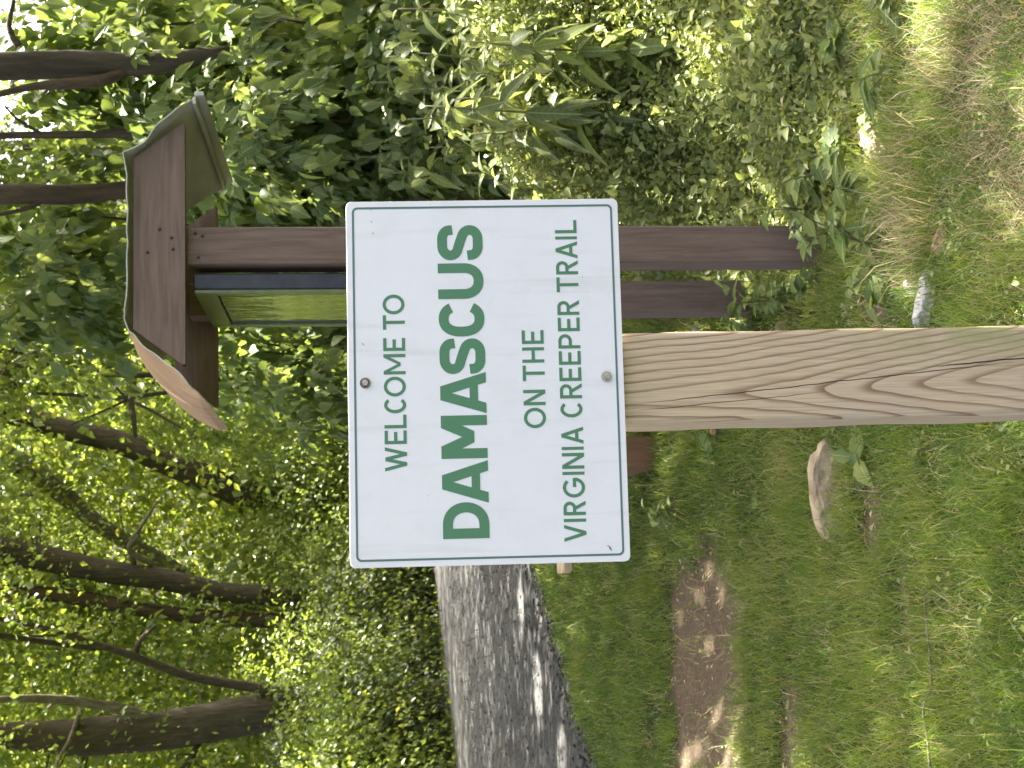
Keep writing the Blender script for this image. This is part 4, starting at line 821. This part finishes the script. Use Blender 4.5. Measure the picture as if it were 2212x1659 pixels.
# small broad-leaved plants at the kiosk's foot and in the lawn
def small_plant(label, u, v, h, tms, n, lens, up=.25, spread=.1, name='small_plant', mat='leaf_low'):
    b = G(u, v); root = empty(name, b); tag(root, label, 'plant', 'small broad leaved plants')
    ns = max(1, int(n / 7))
    for s in range(ns):
        a_ = rnd.uniform(0, 6.28); tipp = np.array([math.cos(a_) * spread * rnd.uniform(.3, 1), math.sin(a_) * spread * rnd.uniform(.3, 1) - .02, h * rnd.uniform(.6, 1)])
        c = catmull([np.array([0, 0, -.02]), tipp * np.array([.3, .3, .55]), tipp], 4); MB().tube(c, np.linspace(.004, .0018, len(c)), 5, 0, False).build('stem', M['stem'], root, smooth=True)
        for k in range(int(n * 1.4) // ns):
            f = rnd.uniform(.35, 1) if k else 1.0; p = c[int(f * (len(c) - 1))]; an = rnd.uniform(0, 6.28); od = np.array([math.cos(an), math.sin(an) * .8 - .15, 0])
            key, tm = tms[rnd.randrange(len(tms))]
            leaf_obj(root, leaf_mesh((key, mat), tm, M[mat]), p, od + np.array([0, 0, rnd.uniform(up - .5, up + .35)]), np.array([rnd.uniform(-.4, .4), -.55 + rnd.uniform(-.35, .35), 1.0]) - od * .2, rnd.uniform(lens[0] * .55, lens[1] * .9))
LA, TR, LO, HE, RO, TO = ('la', T_LA), ('tri', T_TRI), ('lobe', T_LOBE), ('heart', T_HEART), ('round', T_ROUND), ('tooth', T_TOOTH)
SP = [('leafy weed hiding the foot of the front kiosk post', 1165, 1835, .24, [TO, LA, TR], 22, (.06, .1)), ('leafy weed hiding the foot of the rear kiosk post', 1030, 1745, .22, [TO, TR], 20, (.05, .09)), ('spreading weed at the right side of the front kiosk post', 1205, 1800, .28, [TO, LA], 18, (.06, .1)), ('star shaped weed with long pointed leaves near the right edge', 1505, 1935, .13, [LA, TO], 14, (.08, .13)), ('bright three leaflet plant high among the right ground cover', 1555, 1800, .22, [TR], 14, (.07, .1)), ('yellow green three leaflet plant left of the star shaped weed', 1470, 1790, .20, [TR], 14, (.06, .1)),
      ('lobed leaf plant with one sunlit leaf beside the pinkish stone', 1350, 1850, .13, [LO], 9, (.09, .14)), ('sunlit three leaflet plant right of the front kiosk post', 1285, 1810, .17, [TR, TO], 12, (.08, .12)), ('pointed leaf weed leaning before the front kiosk post foot', 1235, 1880, .17, [LA, TO], 12, (.08, .12)),
      ('fresh green pointed weed across the foot of the front kiosk post', 1125, 1905, .2, [LA, TO], 16, (.09, .13)), ('upright pointed weed crossing the rear kiosk post', 1010, 1700, .33, [LA, TO], 14, (.07, .1)), ('round leaved clump between the sign post and the kiosk', 1010, 1935, .07, [HE], 18, (.055, .085)),
      ('second round leaved clump nearer the front kiosk post', 1065, 1890, .08, [HE, RO], 14, (.05, .08)), ('dark round leaved clump left of the sign post by the bench', 690, 1560, .10, [HE, RO], 18, (.06, .09)), ('weed clump under the lower left part of the sign', 560, 1480, .22, [TO, LA], 21, (.07, .11)),
      ('broad green leaf plant tucked beside the large tan rock', 640, 1870, .05, [TO], 5, (.12, .16)), ('round leaved vine at the right edge above the ground cover', 1625, 1560, .75, [RO], 12, (.07, .1)), ('broad leaved plant in the sunlit grass at the right edge', 1620, 1960, .12, [HE, TO], 12, (.06, .09)),
      ('single round leaf plant in the dry grass at the lower right', 1230, 2115, .03, [RO], 3, (.035, .05)), ('dark leafed plant behind the star shaped weed', 1590, 1840, .12, [HE, LO], 12, (.07, .1)), ('leafy seedling at the right of the pinkish stone', 1430, 1900, .09, [TO, TR], 10, (.05, .08)),
      ('small leafy seedling in shade between the kiosk posts', 1080, 1790, .14, [TO, HE], 12, (.06, .09)), ('leafy weed below the kiosk display, left of the rear post', 945, 1640, .18, [TO, TR], 10, (.06, .09)), ('tiny leafy plant in the lawn left of the tan rock', 330, 1800, .04, [RO, TO], 7, (.025, .04)),
      ('small clover clump in the lawn below the bench', 600, 1640, .05, [RO, TR], 14, (.03, .045)), ('low leafy plant left of the sign post near the picture bottom', 690, 2010, .04, [RO, TO], 8, (.03, .05)), ('leafy sprig in front of the ground cover, mid right', 1400, 1720, .3, [TO, TR], 14, (.05, .08)), ('pale leafed sprig in the ground cover near the right edge', 1560, 1640, .45, [TO, RO], 12, (.05, .08))]
for a_ in SP: small_plant(*a_)

# ------------------------------------------------------------------ ground cover mass at the right, grass, dry thatch
def cov_h(x, y):
    u = x / y * FPX + 829.5
    h = .12 * sstep(4.7, 5.2, y) * sstep(1250, 1450, u) + .68 * sstep(5.35, 6.6, y) * sstep(1040, 1300, u) + .06 * sstep(5.2, 6.0, y) * sstep(900, 980, u) + .10 * sstep(4.8, 5.4, y) * sstep(1100, 1200, u)
    return h * (.65 + .7 * fbm(x * 2.2, y * 2.2))
n = 170000
yy = rng.uniform(4.8, 8.2, n) ** 1.0; xx = rng.uniform(.05, .36, n) * yy
h = cov_h(xx, yy); k = h > .04; xx, yy, h = xx[k], yy[k], h[k]; n = len(xx)
zz = gz(xx, yy) + h * (1 - .55 * rng.random(n) ** 1.6 - .1 * rng.random(n))
pos = np.stack([xx, yy, zz], -1); tip = norm(rdir(n) + np.array([0, -.2, .25])); nor = norm(rdir(n) * .6 + np.array([0, -.6, .8]))
tint = np.clip(fbm(xx * 3, yy * 3 + zz * 4) * .9 + rng.normal(0, .2, n) - .05, 0, 1)
V, T, kk = leaf_batch(pos, tip, nor, .024 * rng.uniform(.5, 1.7, n), T_RH, .62)
gc = obj('ground_cover', mesh_arrays('ground_cover', V, T, np.repeat(tint, kk)), M['cover']); tag(gc, 'fine leaved tangled ground cover right of the kiosk', 'ground cover', kind='stuff')
n = 9000; yy = rng.uniform(4.75, 8.0, n); xx = rng.uniform(.05, .36, n) * yy; h = cov_h(xx, yy); k = h > .03; xx, yy, h = xx[k], yy[k], h[k]; n = len(xx)
pos = np.stack([xx, yy, gz(xx, yy) + h * (1.08 - .5 * rng.random(n) ** 1.5)], -1); tip = norm(rdir(n) + np.array([0, -.3, -.1])); nor = norm(rdir(n) * .6 + np.array([0, -.5, .8]))
V, T, kk = leaf_batch(pos, tip, nor, rng.uniform(.028, .07, n), T_OV, .8)
um = obj('undergrowth', mesh_arrays('undergrowth', V, T, np.repeat(rng.random(n) * .9, kk)), M['cover']); tag(um, 'mixed small leaved undergrowth through the ground cover', 'undergrowth', kind='stuff')
def blades(n, pts, h, wd, lean, mat, name, tint, curl=.5):
    x, y = pts; z = gz(x, y); a = rng.uniform(0, 6.283, n); b = rng.uniform(0, 6.283, n); d = np.stack([np.cos(a), np.sin(a), 0 * a], -1); sd_ = np.stack([np.cos(b), np.sin(b) * .4, 0 * b], -1) * (wd / 2)[:, None]
    p0 = np.stack([x, y, z - .004], -1); p1 = p0 + d * (lean * h * .35)[:, None] + np.array([0, 0, 1.0]) * (h * .62)[:, None]; p2 = p0 + d * (lean * h)[:, None] + np.array([0, 0, 1.0]) * (h * (1 - curl * lean * .45))[:, None]
    V = np.stack([p0 - sd_, p0 + sd_, p1 - sd_ * .75, p1 + sd_ * .75, p2], 1); T = np.array([(0, 1, 3), (0, 3, 2), (2, 3, 4)])[None] + (np.arange(n) * 5)[:, None, None]
    return obj(name, mesh_arrays(name, V.reshape(-1, 3), T.reshape(-1, 3), np.repeat(tint, 5)), mat)
def dryness(x, y):
    u, v = proj(np.stack([x, y, gz(x, y)], -1)); nz = fbm(x * 2.6, y * 2.6 + 4)
    d = sstep(1985, 2200, v + (nz - .5) * 260) * sstep(900, 1300, u + (nz - .5) * 300) * .85
    return np.clip(d * .95 + .3 * sstep(.5, .75, fbm(x * 5 + 9, y * 5)) + .12 * sstep(1830, 1950, v) * sstep(1050, 1250, u), 0, 1)
def lawn_pts(n, ymin=3.0, ymax=14.5, pw=1.75):
    q = rng.random(n); e = 2 - pw; y = (ymin ** e + q * (ymax ** e - ymin ** e)) ** (1 / e); x = rng.uniform(-.34, .34, n) * y + rng.uniform(-.3, .3, n); return x, y
x, y = lawn_pts(290000); tuft = fbm(x * 7, y * 7); dm = dirt_mask(x, y); s = tside(x, y)
keep = (rng.random(len(x)) > dm * .9) & (s > -.22 + .5 * fbm(x * 3, y * 3)) & (rng.random(len(x)) < .30 + 1.15 * tuft) & (rng.random(len(x)) > .72 * dryness(x, y)) & ~((cov_h(x, y) > .35))
x, y, tuft, dm = x[keep], y[keep], tuft[keep], dm[keep]; n = len(x)
hh = (.03 + .075 * tuft ** 1.3 + .03 * rng.random(n)) * rng.uniform(.6, 1.25, n) * (1 - .4 * dm); hh *= np.where(rng.random(n) > .985, 1.9, 1)
patch = fbm(x * 1.4 + 3, y * 1.4); tint = np.clip(1.25 * patch - .2 + .35 * (tuft - .5) + rng.normal(.08, .22, n), 0, .98); tint = np.where(rng.random(n) < .06, 1.0, tint)
gr = blades(n, (x, y), hh, .0027 * np.maximum(1, y / 5.5) * rng.uniform(.6, 1.3, n), rng.uniform(.15, 1.5, n), M['grass'], 'grass', tint)
tag(gr, 'short green lawn grass growing in shade', 'grass', kind='stuff')
x, y = lawn_pts(95000, 3.0, 12, 2.2); dr = dryness(x, y); keep = (rng.random(len(x)) < dr + .05) & (tside(x, y) > .2) & (cov_h(x, y) < .3); x, y = x[keep], y[keep]; n = len(x)
th = blades(n, (x, y), rng.uniform(.02, .075, n), .0026 * np.maximum(1, y / 5) * rng.uniform(.6, 1.3, n), rng.uniform(.8, 3.2, n), M['thatch'], 'dry_grass', np.clip(rng.normal(.5, .25, n), 0, 1), .25)
tag(th, 'dry tan grass and thatch towards the lower right corner', 'grass', kind='stuff')
# long stalks: green grass fans on the right, dry stalks by the post, pale twig in the lawn
n = 900; cx = rng.choice(14, n); cen = np.array([G(u, v)[:2] for u, v in [(1560, 1700), (1600, 1690), (1500, 1690), (1440, 1700), (1640, 1750), (1380, 1680), (1300, 1700), (1150, 2000), (1180, 2010), (1120, 1990), (1500, 2050), (1580, 2080), (1240, 1960), (1350, 1990)]])
x = cen[cx, 0] + rng.normal(0, .06, n); y = cen[cx, 1] + rng.normal(0, .06, n)
g1 = cx < 7
def stalks(sel, h0, h1, mat, tint, label):
    q = int(sel.sum()); o = blades(q, (x[sel], y[sel]), rng.uniform(h0, h1, q), rng.uniform(.0018, .0032, q), rng.uniform(.3, 1.3, q), mat, 'long_grass', tint(q), .5); tag(o, label, 'grass', kind='stuff')
stalks(g1, .2, .42, M['grass'], lambda q: np.clip(rng.normal(.7, .2, q), 0, .97), 'long thin green grass standing among the right hand weeds')
stalks(~g1, .1, .2, M['thatch'], lambda q: np.clip(rng.normal(.5, .3, q), 0, 1), 'dry bent grass stalks by the front kiosk post')
tw = G(165, 2010); twp = [G(u, v) + np.array([0, 0, .045]) for u, v in [(0, 2045), (60, 2040), (130, 2030), (180, 2048), (260, 2042), (330, 2035), (390, 2032)]]
base = twp[3] * np.array([1, 1, 0]); o = empty('twig', base); tag(o, 'thin pale twig lying on the lawn at the lower left', 'twig')
c = catmull(np.array(twp) - base, 4); MB().tube(c, np.linspace(.0042, .0018, len(c)), 6, .05).build('stem', M['bark_pale'], o, smooth=True)

x, y = lawn_pts(9000, 3.0, 12, 1.9); keep = (dirt_mask(x, y) < .5) & (tside(x, y) > .3) & (fbm(x * 2.3 + 8, y * 2.3) > .47); x, y = x[keep], y[keep]; n = len(x)
pos = np.stack([x, y, gz(x, y) + rng.uniform(.015, .06, n)], -1); tip = norm(rdir(n) * np.array([1, 1, .3])); nor = norm(rdir(n) * .5 + np.array([0, -.3, 1.0]))
V, T, kk = leaf_batch(pos, tip, nor, rng.uniform(.009, .022, n), T_RH, 1.2)
cl_ = obj('clover', mesh_arrays('clover', V, T, np.repeat(rng.random(n), kk)), M['leaf_mid']); tag(cl_, 'small clover and lawn weed leaves through the grass', 'clover', kind='stuff')
x, y = lawn_pts(16000, 3.0, 12, 1.9); dmk = dirt_mask(x, y); keep = (rng.random(len(x)) < .12 + .6 * dmk) & (tside(x, y) > .1); x, y = x[keep], y[keep]; n = len(x)
pos = np.stack([x, y, gz(x, y) + rng.uniform(.004, .02, n)], -1); tip = norm(rdir(n) * np.array([1, 1, .25])); nor = norm(rdir(n) * .5 + np.array([0, 0, 1.0]))
V, T, kk = leaf_batch(pos, tip, nor, rng.uniform(.008, .03, n) * rng.choice([.6, 1, 1.4], n), T_RH, .6)
lt = obj('leaf_litter', mesh_arrays('leaf_litter', V, T, np.repeat(rng.random(n), kk)), M['thatch']); tag(lt, 'dead leaf bits and chips littering the bare earth', 'litter', kind='stuff')

n = 12000; t = rng.uniform(-6, 16, n); q = rng.uniform(-.02, 1, n) * 5.5; q = np.where(rng.random(n) < .25, rng.normal(0, .18, n), q); px_ = TP[0] + TD[0] * t - TN[0] * q; py_ = TP[1] + TD[1] * t - TN[1] * q
oc = np.array([(1, 0, 0), (-1, 0, 0), (0, 1, 0), (0, -1, 0), (0, 0, 1), (0, 0, -1)], float); of = np.array([(0, 2, 4), (2, 1, 4), (1, 3, 4), (3, 0, 4), (2, 0, 5), (1, 2, 5), (3, 1, 5), (0, 3, 5)])
sz_ = rng.uniform(.007, .024, n)[:, None, None] * rng.uniform(.6, 1.3, (n, 6, 1)); zz = TZ + .012 + .05 * np.sin(np.pi * np.clip(q / TW, 0, 1))
V = np.stack([px_, py_, np.where(q < 0, gz(px_, py_) + .004, zz)], -1)[:, None, :] + oc[None] * sz_ * np.array([1, 1, .6]); T = of[None] + (np.arange(n) * 6)[:, None, None]
m = NT('loose_stone'); n1 = m.new('Attribute', attribute_name='tint').outputs['Fac']; m.l(m.ramp(n1, [(0, (.012, .012, .011)), (.6, (.045, .043, .039)), (1, (.13, .125, .112))]), m.b.inputs['Base Color']); m.set(Roughness=.9)
gv = obj('loose_gravel', mesh_arrays('loose_gravel', V.reshape(-1, 3), T.reshape(-1, 3), np.repeat(rng.random(n), 6)), m.m); tag(gv, 'loose grey stones lying on the trail and its verge', 'gravel', kind='stuff')
